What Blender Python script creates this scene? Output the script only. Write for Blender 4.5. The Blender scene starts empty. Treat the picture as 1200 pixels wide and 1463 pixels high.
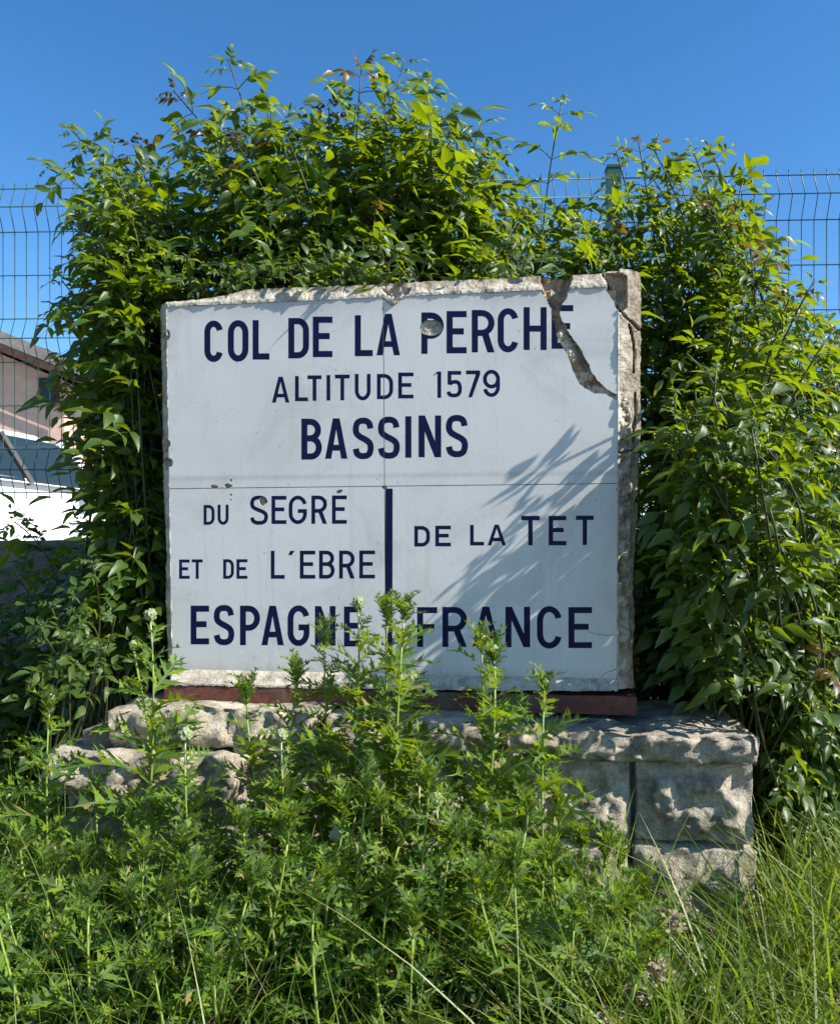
import bpy, math, random
import numpy as np
from mathutils import Vector, Matrix, noise
from mathutils.geometry import delaunay_2d_cdt
random.seed(7); rng = np.random.default_rng(7)
S = bpy.context.scene
C = S.collection
PI = math.pi; R = math.radians

# ------------------------------------------------------------------ camera
EYE = 1.15                       # eye height above the verge
F = 1200.0; CX = 600.0; CY = 790.0   # focal length and horizon in photo pixels (1200 x 1463)
cam_d = bpy.data.cameras.new('camera'); cam = bpy.data.objects.new('camera', cam_d); C.objects.link(cam)
cam_d.sensor_fit = 'HORIZONTAL'; cam_d.sensor_width = 36; cam_d.lens = 36 * F / 1200
cam_d.shift_y = (CY - 731.5) / 1200
cam_d.clip_start = .05; cam_d.clip_end = 6000
cam.location = (0, 0, EYE); cam.rotation_euler = (R(90), 0, 0)
S.camera = cam

# ------------------------------------------------------------------ sky, sun, exposure
SUN = Vector((.716, -.285, .62)).normalized()
el = math.asin(SUN.z); az = math.atan2(SUN.x, SUN.y)
W = bpy.data.worlds.new('World'); S.world = W; W.use_nodes = True
nt = W.node_tree; bg = nt.nodes['Background']
sky = nt.nodes.new('ShaderNodeTexSky'); sky.sky_type = 'NISHITA'; sky.sun_disc = False
sky.sun_elevation = el; sky.sun_rotation = az
sky.altitude = 1579; sky.air_density = 1.0; sky.dust_density = .1; sky.ozone_density = 1.6
hs = nt.nodes.new('ShaderNodeHueSaturation'); hs.inputs['Saturation'].default_value = 1.3; hs.inputs['Value'].default_value = 1.1
nt.links.new(sky.outputs[0], hs.inputs['Color'])
nt.links.new(hs.outputs[0], bg.inputs[0]); bg.inputs[1].default_value = .105
sun_d = bpy.data.lights.new('sun', 'SUN'); sun_d.energy = 5.0; sun_d.angle = R(.53); sun_d.color = (1, .95, .86)
sun = bpy.data.objects.new('sun', sun_d); C.objects.link(sun)
sun.rotation_euler = (-SUN).to_track_quat('-Z', 'Y').to_euler(); sun.location = SUN * 30
S.view_settings.view_transform = 'Standard'; S.view_settings.look = 'None'
S.cycles.diffuse_bounces = 2
S.view_settings.gamma = 1; S.view_settings.exposure = .95

# ------------------------------------------------------------------ helpers
def P(px, py, Y):
    return Vector(((px - CX) / F * Y, Y, EYE + (CY - py) / F * Y))

def link(name, me, mat, parent=None, mats=None):
    o = bpy.data.objects.new(name, me); C.objects.link(o)
    if mat is not None and len(me.materials) == 0:
        me.materials.append(mat)
    if mats:
        for m in mats: me.materials.append(m)
    if parent: o.parent = parent
    return o

def mesh(name, v, f, smooth=False):
    me = bpy.data.meshes.new(name)
    me.from_pydata([tuple(a) for a in v], [], [tuple(a) for a in f])
    if smooth: me.polygons.foreach_set('use_smooth', [True] * len(me.polygons))
    me.update(); return me

def tag(o, label=None, cat=None, group=None, kind=None):
    if label: o['label'] = label
    if cat: o['category'] = cat
    if group: o['group'] = group
    if kind: o['kind'] = kind
    return o

def empty(name, loc, rot=(0, 0, 0)):
    o = bpy.data.objects.new(name, None); C.objects.link(o)
    o.empty_display_size = .05; o.location = loc; o.rotation_euler = rot; return o

class MB:
    def __init__(s): s.v = []; s.f = []; s.m = []
    def add(s, v, f, mi=0):
        n = len(s.v); s.v += [tuple(a) for a in v]; s.f += [tuple(i + n for i in a) for a in f]; s.m += [mi] * len(f)
    def box(s, a, b, mi=0):
        x0, y0, z0 = a; x1, y1, z1 = b
        s.add([(x0,y0,z0),(x1,y0,z0),(x1,y1,z0),(x0,y1,z0),(x0,y0,z1),(x1,y0,z1),(x1,y1,z1),(x0,y1,z1)],
              [(0,3,2,1),(4,5,6,7),(0,1,5,4),(1,2,6,5),(2,3,7,6),(3,0,4,7)], mi)
    def tube(s, pts, rad, n=6, mi=0, cap=True):
        pts = [Vector(p) for p in pts]; k = len(pts)
        if not hasattr(rad, '__len__'): rad = [rad] * k
        v = []; up = None
        for i, p in enumerate(pts):
            t = (pts[min(i + 1, k - 1)] - pts[max(i - 1, 0)]).normalized()
            if up is None: up = t.orthogonal().normalized()
            up = (up - t * up.dot(t)).normalized(); w = t.cross(up)
            for j in range(n):
                a = 2 * PI * j / n; v.append(p + (up * math.cos(a) + w * math.sin(a)) * rad[i])
        f = [(i*n+j, i*n+(j+1)%n, (i+1)*n+(j+1)%n, (i+1)*n+j) for i in range(k-1) for j in range(n)]
        if cap: f += [tuple(range(n-1, -1, -1)), tuple(range((k-1)*n, k*n))]
        s.add(v, f, mi)
    def build(s, name, mat, parent=None, smooth=False, mats=None):
        me = mesh(name, s.v, s.f, smooth); o = link(name, me, mat, parent, mats)
        if mats: me.polygons.foreach_set('material_index', s.m)
        return o

# ------------------------------------------------------------------ materials
def mat(name):
    m = bpy.data.materials.new(name); m.use_nodes = True
    n = m.node_tree; b = n.nodes['Principled BSDF']
    return m, n, b
def N(n, t, **k):
    x = n.nodes.new(t)
    for a, b in k.items(): setattr(x, a, b)
    return x
def ramp(n, src, stops):
    r = N(n, 'ShaderNodeValToRGB'); e = r.color_ramp.elements
    e[0].position = stops[0][0]; e[0].color = (*stops[0][1], 1)
    e[1].position = stops[-1][0]; e[1].color = (*stops[-1][1], 1)
    for p, c in stops[1:-1]:
        q = e.new(p); q.color = (*c, 1)
    n.links.new(src, r.inputs[0]); return r.outputs[0]
def noise_tex(n, scale, detail=6, rough=.6, vec=None, dist=0):
    t = N(n, 'ShaderNodeTexNoise'); t.inputs['Scale'].default_value = scale; t.inputs['Detail'].default_value = detail
    t.inputs['Roughness'].default_value = rough; t.inputs['Distortion'].default_value = dist
    if vec: n.links.new(vec, t.inputs['Vector'])
    return t.outputs[0]
def coords(n, scale=(1, 1, 1)):
    c = N(n, 'ShaderNodeTexCoord'); m = N(n, 'ShaderNodeMapping'); m.inputs['Scale'].default_value = scale
    n.links.new(c.outputs['Object'], m.inputs[0]); return m.outputs[0]
def mixc(n, fac, a, b, mode='MIX'):
    x = N(n, 'ShaderNodeMix', data_type='RGBA', blend_type=mode)
    for s, val in ((x.inputs[0], fac), (x.inputs[6], a), (x.inputs[7], b)):
        if hasattr(val, 'links'): n.links.new(val, s)
        elif hasattr(val, '__len__'): s.default_value = (*val, 1)
        else: s.default_value = val
    return x.outputs[2]
def math_n(n, op, a, b=0):
    x = N(n, 'ShaderNodeMath', operation=op)
    for s, val in ((x.inputs[0], a), (x.inputs[1], b)):
        if hasattr(val, 'links'): n.links.new(val, s)
        else: s.default_value = val
    return x.outputs[0]
def bump(n, b, h, strength=.3, dist=.01):
    x = N(n, 'ShaderNodeBump'); x.inputs['Strength'].default_value = strength; x.inputs['Distance'].default_value = dist
    n.links.new(h, x.inputs['Height']); n.links.new(x.outputs[0], b.inputs['Normal'])

def rocky(name, c_dark, c_mid, c_light, sc=14, stain=None, st_pos=(.5, .68), rough=.92, bs=.6, bd=.006, grain=190, core=None):
    m, n, b = mat(name); v = coords(n)
    a = noise_tex(n, sc, 8, .68, v); col = ramp(n, a, [(.3, c_dark), (.5, c_mid), (.72, c_light)])
    g = noise_tex(n, grain, 3, .7, v)
    col = mixc(n, .55, col, ramp(n, g, [(.3, (.25,)*3), (.62, (.75,)*3)]), 'OVERLAY')
    if stain:
        t = noise_tex(n, sc * .45, 6, .7, v, .6)
        col = mixc(n, ramp(n, t, [(st_pos[0], (0,)*3), (st_pos[1], (1,)*3)]), col, stain)
    if core:
        sp = N(n, 'ShaderNodeSeparateXYZ'); n.links.new(v, sp.inputs[0])
        col = mixc(n, ramp(n, math_n(n, 'MULTIPLY', sp.outputs[1], 30), [(.06, (0,)*3), (.5, (1,)*3)]), col, mixc(n, .6, col, core, 'MULTIPLY'))
    n.links.new(col, b.inputs['Base Color']); b.inputs['Roughness'].default_value = rough
    h = math_n(n, 'ADD', a, math_n(n, 'MULTIPLY', g, .35)); bump(n, b, h, bs, bd)
    return m
M_conc = rocky('weathered_concrete', (.16, .13, .10), (.42, .375, .30), (.56, .52, .43), 22, (.12, .105, .085), (.60, .78), core=(.42, .30, .20))
M_stone = rocky('rough_stone', (.12, .10, .072), (.33, .285, .215), (.52, .46, .365), 18, (.075, .066, .042), (.52, .72), bs=.9, bd=.012)
M_wall = rocky('wall_render', (.07, .065, .055), (.14, .128, .11), (.22, .20, .17), 9, (.08, .078, .07), bs=.6)
M_soil = rocky('soil', (.03, .024, .016), (.065, .05, .033), (.11, .09, .06), 5, (.035, .05, .02), grain=60)
M_yard = rocky('gravel_yard', (.14, .13, .115), (.22, .205, .18), (.3, .28, .25), 3, grain=50)
M_stucco = rocky('pink_render', (.46, .29, .22), (.56, .37, .285), (.62, .44, .35), 4, bs=.2, rough=.9)
M_roof = rocky('fibre_roof', (.13, .12, .11), (.2, .18, .165), (.28, .26, .24), 6)
M_timber = rocky('brown_timber', (.035, .018, .012), (.06, .03, .02), (.09, .048, .03), 12)

VS_LOCAL = .655 + .0335; VS_TOP = .655 + .561      # joint and top edge of the panels, heights on the sign
def enamel(name, col, navy=False):
    m, n, b = mat(name); v = coords(n)
    if navy:
        t = noise_tex(n, 30, 5, .6, v)
        c = ramp(n, t, [(.3, (.003, .004, .030)), (.75, (.007, .009, .058))])
    else:
        a = noise_tex(n, 3.2, 8, .65, v, .8); c = ramp(n, a, [(.32, (.52, .51, .49)), (.5, col), (.75, tuple(x * 1.04 for x in col))])
        d = noise_tex(n, 95, 3, .6, v); c = mixc(n, .12, c, ramp(n, d, [(.35, (.3,)*3), (.6, (.7,)*3)]), 'OVERLAY')
        # faint grey run marks and tiny specks
        vs = coords(n, (26, 26, 1.3)); s_ = noise_tex(n, 1.0, 6, .65, vs)
        c = mixc(n, ramp(n, s_, [(.56, (0,)*3), (.8, (.42,)*3)]), c, (.38, .375, .33))
        q = noise_tex(n, 1.9, 4, .6, v, .5); c = mixc(n, ramp(n, q, [(.52, (0,)*3), (.75, (.5,)*3)]), c, (.50, .49, .43))
        sx = N(n, 'ShaderNodeSeparateXYZ'); n.links.new(v, sx.inputs[0])
        for zc, wd, am in ((VS_LOCAL, .012, .55), (VS_TOP, .05, .55), (.098, .03, .5)):
            dd = math_n(n, 'DIVIDE', math_n(n, 'ABSOLUTE', math_n(n, 'SUBTRACT', sx.outputs[2], zc)), wd)
            gr = math_n(n, 'MULTIPLY', math_n(n, 'MULTIPLY', math_n(n, 'MAXIMUM', math_n(n, 'SUBTRACT', 1, dd), 0), am), s_)
            c = mixc(n, gr, c, (.26, .22, .15))
        p = N(n, 'ShaderNodeTexVoronoi'); p.inputs['Scale'].default_value = 24; n.links.new(v, p.inputs['Vector'])
        c = mixc(n, ramp(n, p.outputs['Distance'], [(.035, (.8,)*3), (.065, (0,)*3)]), c, (.2, .16, .12))
    n.links.new(c, b.inputs['Base Color']); b.inputs['Roughness'].default_value = .42; b.inputs['Specular IOR Level'].default_value = .15 if navy else .35
    w = noise_tex(n, 7, 3, .5, v); w2 = noise_tex(n, 120, 2, .5, v)
    bump(n, b, math_n(n, 'ADD', w, math_n(n, 'MULTIPLY', w2, .06)), .12, .006)
    return m
M_white = enamel('white_enamel', (.63, .62, .595)); M_navy = enamel('navy_enamel', None, True)
M_sill = rocky('red_paint', (.06, .018, .012), (.12, .034, .022), (.18, .065, .045), 18, (.10, .075, .055), (.52, .66), rough=.7, bs=.3, bd=.003)

def leafy(name, c1, c2, c3, trans, tcol, rough=.42, dead=None, under=None, spec=.5):
    m, n, b = mat(name); v = coords(n)
    oi = N(n, 'ShaderNodeObjectInfo'); ge = N(n, 'ShaderNodeNewGeometry')
    r = math_n(n, 'FRACT', math_n(n, 'ADD', oi.outputs['Random'], ge.outputs['Random Per Island']))
    col = ramp(n, r, [(0, c1), (.5, c2), (.96, c3), (.975, dead)] + [(1, dead)] if dead else [(0, c1), (.55, c2), (1, c3)])
    t = noise_tex(n, 45, 4, .6, v); col = mixc(n, .5, col, ramp(n, t, [(.3, (.35,)*3), (.68, (.65,)*3)]), 'OVERLAY')
    if under: col = mixc(n, ge.outputs['Backfacing'], col, under)
    n.links.new(col, b.inputs['Base Color']); b.inputs['Roughness'].default_value = rough
    b.inputs['Specular IOR Level'].default_value = spec
    bump(n, b, noise_tex(n, 130, 2, .5, v), .25, .003)
    tr = N(n, 'ShaderNodeBsdfTranslucent'); tc = mixc(n, r, tcol, tuple(x * .62 for x in tcol)); n.links.new(tc, tr.inputs[0])
    mx = N(n, 'ShaderNodeMixShader'); mx.inputs[0].default_value = trans
    n.links.new(b.outputs[0], mx.inputs[1]); n.links.new(tr.outputs[0], mx.inputs[2])
    n.links.new(mx.outputs[0], n.nodes['Material Output'].inputs[0])
    return m
M_leaf = leafy('elder_leaf', (.011, .036, .004), (.036, .088, .006), (.120, .200, .010), .31, (.50, .66, .008), .42, under=(.042, .082, .016), spec=.38, dead=(.22, .20, .03))
M_bronze = leafy('young_bronze_leaf', (.06, .028, .016), (.085, .05, .014), (.10, .10, .016), .35, (.28, .20, .02), .4)
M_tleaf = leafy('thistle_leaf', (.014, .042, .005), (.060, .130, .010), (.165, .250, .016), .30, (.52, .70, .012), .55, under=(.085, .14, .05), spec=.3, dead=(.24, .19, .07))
M_basal_shade = leafy('thistle_basal_leaf_shaded', (.012, .034, .006), (.026, .062, .009), (.06, .105, .014), .28, (.3, .45, .02), .5, under=(.05, .08, .03), spec=.3)  # deep basal green, with shade of the gaps between stems put into the colour
M_grass = leafy('grass_blade', (.065, .130, .012), (.125, .195, .020), (.21, .24, .05), .38, (.44, .58, .03), .45)
M_straw = leafy('dry_straw', (.20, .15, .08), (.28, .22, .12), (.34, .28, .17), .25, (.4, .3, .14), .6)
M_dry = leafy('wilted_flower', (.24, .17, .12), (.32, .25, .18), (.4, .34, .27), .3, (.4, .3, .2), .8)
def plain(name, c1, c2, sc=30, rough=.6, metal=0, spec=.5, bs=.15):
    m, n, b = mat(name); v = coords(n); t = noise_tex(n, sc, 5, .6, v)
    n.links.new(ramp(n, t, [(.3, c1), (.7, c2)]), b.inputs['Base Color']); b.inputs['Roughness'].default_value = rough
    b.inputs['Metallic'].default_value = metal; b.inputs['Specular IOR Level'].default_value = spec
    bump(n, b, t, bs, .003); return m
M_stem = plain('elder_stem', (.028, .034, .011), (.066, .072, .024), 40)
M_bark = plain('elder_bark', (.07, .055, .04), (.17, .14, .10), 40, .9)
M_tstem = plain('thistle_stem', (.13, .20, .025), (.26, .33, .06), 25, .6)
M_wool = plain('thistle_wool', (.36, .40, .22), (.48, .50, .34), 60, .9)
M_head = plain('thistle_head', (.15, .20, .07), (.30, .34, .18), 150, .85)
M_fence = plain('green_fence_paint', (.012, .055, .045), (.02, .085, .07), 20, .4)
M_carw = plain('white_car_paint', (.78, .78, .78), (.82, .82, .82), 3, .25, bs=.0)
M_carr = plain('red_car_paint', (.32, .02, .02), (.36, .03, .03), 3, .25, bs=.0)
M_black = plain('black_trim', (.015,)*3, (.025,)*3, 30, .5)
M_rubber = plain('rubber', (.02,)*3, (.035,)*3, 40, .85)
M_rim = plain('alloy_rim', (.4,)*3, (.5,)*3, 20, .35, .9)
def glassm():
    m, n, b = mat('car_glass'); b.inputs['Base Color'].default_value = (.02, .035, .045, 1); b.inputs['Roughness'].default_value = .04
    b.inputs['Specular IOR Level'].default_value = .4
    g = N(n, 'ShaderNodeBsdfTransparent'); g.inputs[0].default_value = (.35, .45, .45, 1)
    mx = N(n, 'ShaderNodeMixShader'); mx.inputs[0].default_value = .12
    n.links.new(b.outputs[0], mx.inputs[1]); n.links.new(g.outputs[0], mx.inputs[2])
    n.links.new(mx.outputs[0], n.nodes['Material Output'].inputs[0]); return m
M_glass = glassm()
M_seat = plain('car_seat_fabric', (.2, .24, .22), (.3, .34, .32), 30, .9)

# ------------------------------------------------------------------ ground and hills
YW = 3.70                                     # front face of the low wall (at x = 0)
FENCE_A = R(-2.3)
def ground_z(x, y):
    back = y > YW + .12 + math.tan(FENCE_A) * x
    if back: return .64
    return .04 * noise.noise((x * 1.3, y * 1.3, 0)) - .03 * max(0, 2.2 - y) - .002
xs = sorted(set([-3000, -800, -200, -60, -25, -12] + [round(-7 + .35 * i, 3) for i in range(41)] + [12, 25, 60, 200, 800, 3000]))
ys = sorted(set([-60, -20, -8, -4] + [round(-2 + .3 * i, 3) for i in range(19)] + [3.75, 3.86] + [4.2, 5, 6, 8, 12, 20, 40, 100, 300, 1000, 3000]))
v = []; f = []
for y in ys:
    for x in xs: v.append((x, y + (math.tan(FENCE_A) * max(-7, min(7, x)) if 3.5 < y < 4 else 0), ground_z(x, y + (0 if 3.5 < y < 4 else 0)) if not (3.5 < y < 4) else (.0 if y < 3.8 else .64)))
nx = len(xs)
for j in range(len(ys) - 1):
    for i in range(nx - 1): f.append((j*nx+i, j*nx+i+1, (j+1)*nx+i+1, (j+1)*nx+i))
tag(link('ground', mesh('ground', v, f), M_soil), kind='structure')
tag(link('yard', mesh('yard', [(-40, 3.98, .646), (40, 3.98, .646), (40, 60, .646), (-40, 60, .646)], [(0, 1, 2, 3)]), M_yard), kind='structure')
M_hill = rocky('wooded_hill', (.02, .035, .012), (.035, .055, .02), (.06, .08, .035), .02, grain=.3)
v = []; f = []; nn = 120
for i in range(nn):
    a = -PI * .1 + PI * 1.2 * i / (nn - 1)
    h = 30 + 26 * noise.fractal((math.cos(a) * 3, math.sin(a) * 3, 4), 1, 2, 4)
    for k, (r, hh) in enumerate(((900, 0), (1100, h * .5), (1350, h), (1600, h * .9))):
        v.append((math.cos(a) * r, math.sin(a) * r, hh))
for i in range(nn - 1):
    for k in range(3): f.append((i*4+k, (i+1)*4+k, (i+1)*4+k+1, i*4+k+1))
tag(link('hills', mesh('hills', v, f, True), M_hill), kind='structure')

# ------------------------------------------------------------------ low wall under the fence
def rough_box(nx_, ny_, nz_, a, b, amp=.006, sc=9, seed=0, fn=None):
    """box with subdivided, noise-displaced faces (shared edges stay closed)"""
    a = Vector(a); b = Vector(b); d = b - a; idx = {}; v = []; f = []
    cen = (a + b) / 2
    def vid(i, j, k):
        key = (i, j, k)
        if key not in idx:
            p = Vector((a.x + d.x*i/nx_, a.y + d.y*j/ny_, a.z + d.z*k/nz_))
            q = p + Vector((seed * 7.1, seed * 3.3, seed * 1.7))
            n3 = Vector((noise.fractal(q*sc, 1, 2.1, 5), noise.fractal(q*sc + Vector((9, 2, 5)), 1, 2.1, 5), noise.fractal(q*sc + Vector((3, 8, 1)), 1, 2.1, 5)))
            # chip the corners and edges off a little
            e = sum(1 for t, m in ((i, nx_), (j, ny_), (k, nz_)) if t in (0, m))
            p2 = p + n3 * amp
            if e >= 2: p2 += (cen - p).normalized() * amp * (1.2 + 1.6 * noise.noise(q * 14)) 
            if fn: p2 = fn(p, p2, (i/nx_, j/ny_, k/nz_))
            idx[key] = len(v); v.append(p2)
        return idx[key]
    for i in range(nx_):
        for j in range(ny_):
            f.append((vid(i,j,0), vid(i,j+1,0), vid(i+1,j+1,0), vid(i+1,j,0)))
            f.append((vid(i,j,nz_), vid(i+1,j,nz_), vid(i+1,j+1,nz_), vid(i,j+1,nz_)))
    for i in range(nx_):
        for k in range(nz_):
            f.append((vid(i,0,k), vid(i+1,0,k), vid(i+1,0,k+1), vid(i,0,k+1)))
            f.append((vid(i,ny_,k), vid(i,ny_,k+1), vid(i+1,ny_,k+1), vid(i+1,ny_,k)))
    for j in range(ny_):
        for k in range(nz_):
            f.append((vid(0,j,k), vid(0,j,k+1), vid(0,j+1,k+1), vid(0,j+1,k)))
            f.append((vid(nx_,j,k), vid(nx_,j+1,k), vid(nx_,j+1,k+1), vid(nx_,j,k+1)))
    return v, f
WALL_TOP = 1.17
wr = empty('low_wall', (0, YW, 0), (0, 0, FENCE_A))
tag(wr, 'low grey rendered wall carrying the green wire fence', 'wall')
mb = MB(); mb.add(*rough_box(220, 3, 26, (-6, 0, -.1), (6, .2, WALL_TOP), .009, 6, 3)); mb.build('wall_body', M_wall, wr)
mb = MB(); mb.add(*rough_box(200, 4, 2, (-6, -.02, WALL_TOP + .002), (6, .22, WALL_TOP + .035), .006, 8, 5)); mb.build('coping', M_wall, wr)

# ------------------------------------------------------------------ wire mesh fence: one panel per bay, posts between
FTOP = EYE + (CY - 257) / F * 3.78
rows = [0, .1, .2, .4, .6, .7, .8, 1.0, 1.2, 1.3, 1.4]
fold = {.1: .042, .7: .042, 1.3: .042}
def fz(r): return FTOP - r
fence = empty('wire_fence', (0, YW + .1, WALL_TOP), (0, 0, FENCE_A))
tag(fence, 'dark green folded wire mesh fence standing on the low wall behind the shrubs', 'fence')
def fence_bay(x0, x1):
    w = x1 - x0; z0 = -WALL_TOP
    m1 = MB(); m1.tube([(0, 0, 0), (w, 0, 0)], .0026, 6); me = mesh('horizontal_wire', m1.v, m1.f, True); me.materials.append(M_fence)
    m2 = MB(); prof = [(0, 0, fz(-.028))] + [(0, -fold.get(r, 0), fz(r)) for r in rows] + [(0, 0, fz(1.43))]
    m2.tube(prof, .0022, 5); me2 = mesh('vertical_wire', m2.v, m2.f, True); me2.materials.append(M_fence)
    for r in rows:
        o = link('horizontal_wire', me, None, fence); o.location = (x0, -fold.get(r, 0) - .0046, fz(r) + z0)
    for i in range(int((w - .02) / .055)):
        o = link('vertical_wire', me2, None, fence); o.location = (x0 + .02 + i * .055, 0, z0)
def fence_post(x):
    mb = MB(); w = .03; h = FTOP - WALL_TOP + .06
    mb.box((x - w, -.01, .035), (x + w, .05, h - .012)); po = mb.build('post', M_fence, fence)
    mb = MB(); mb.box((x - w - .004, -.014, h - .012), (x + w + .004, .054, h)); mb.build('post_cap', M_fence, po)
    mb = MB(); mb.box((x - .045, -.022, h * .35), (x + .045, -.012, h * .35 + .05)); mb.build('clamp', M_fence, po)
PX = [(187 - 600) / F * 3.85, (875 - 600) / F * 3.8]
step = PX[1] - PX[0]
fence_bay(PX[0] - step + .035, PX[0] - .035); fence_bay(PX[0] + .035, PX[1] - .035); fence_bay(PX[1] + .035, PX[1] + step - .035)
fence_post(PX[0]); fence_post(PX[1])

# ------------------------------------------------------------------ house
HY = 14.0
hx1 = (92 - 600) / F * HY; hx0 = hx1 - 9.0
h = empty('house', (hx1, HY, .64)); tag(h, 'pale pink rendered house with brown verge boards and grey roof behind the fence', 'house')
def rz(px): return EYE + (CY - (497 + .40 * px)) / F * HY - .64        # underside of the verge
z_e = rz(105); apex_x = -4.5; slope = .40; z_a = z_e + slope * 4.7
mb = MB(); d = 8.0
pts = [(-9.0, 0), (0, 0), (0, z_e - .06), (apex_x, z_a - .02), (-9.0, z_e - .06)]
v = [(x, 0, z) for x, z in pts] + [(x, d, z) for x, z in pts]
mb.add(v, [(4, 3, 2, 1, 0)[::-1], (5, 6, 7, 8, 9)[::-1], (1, 6, 7, 2)[::1], (0, 4, 9, 5)]); mb.build('wall', M_stucco, h)
for sgn in (1, -1):
    def X(t): return apex_x + sgn * t
    mb = MB(); t1 = 5.1; th = .20
    v = []
    for y in (-.34, d + .3):
        for t in (0, t1): v += [(X(t), y, z_a + .05 - slope * t), (X(t), y, z_a + .05 + th - slope * t)]
    fc = [(0, 1, 3, 2), (4, 6, 7, 5), (1, 5, 7, 3), (0, 2, 6, 4), (2, 3, 7, 6), (0, 4, 5, 1)]
    mb.add(v, fc); ro = mb.build('roof_slope', M_roof, h)
    mb = MB()
    v = []
    for y in (-.375, -.345):
        for t in (0, t1): v += [(X(t), y, z_a - .09 - slope * t), (X(t), y, z_a + .03 - slope * t)]
    mb.add(v, fc); mb.build('verge_board', M_timber, ro)
    for i in range(3):
        t = .9 + i * 1.6; mb = MB(); mb.box((X(t) - .05, -.33, z_a - .12 - slope * t), (X(t) + .05, 0, z_a + .02 - slope * t)); mb.build('purlin_end', M_timber, ro)
def window(x0, x1, z0, z1):
    mb = MB(); mb.box((x0, -.03, z0), (x1, .06, z1)); w = mb.build('window', M_timber, h)
    mb = MB(); mb.box((x0 + .07, -.036, z0 + .07), (x1 - .07, -.028, z1 - .07)); mb.build('pane', M_glass, w)
    mb = MB(); mb.box((x0 - .06, -.08, z0 - .07), (x1 + .06, .02, z0 - .004)); mb.build('sill', M_conc, w)
wz = EYE + (CY - 576) / F * HY - .64
window(-.42, -.08, wz, wz + .42); window(-3.2, -2.2, .9, 2.1)

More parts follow.
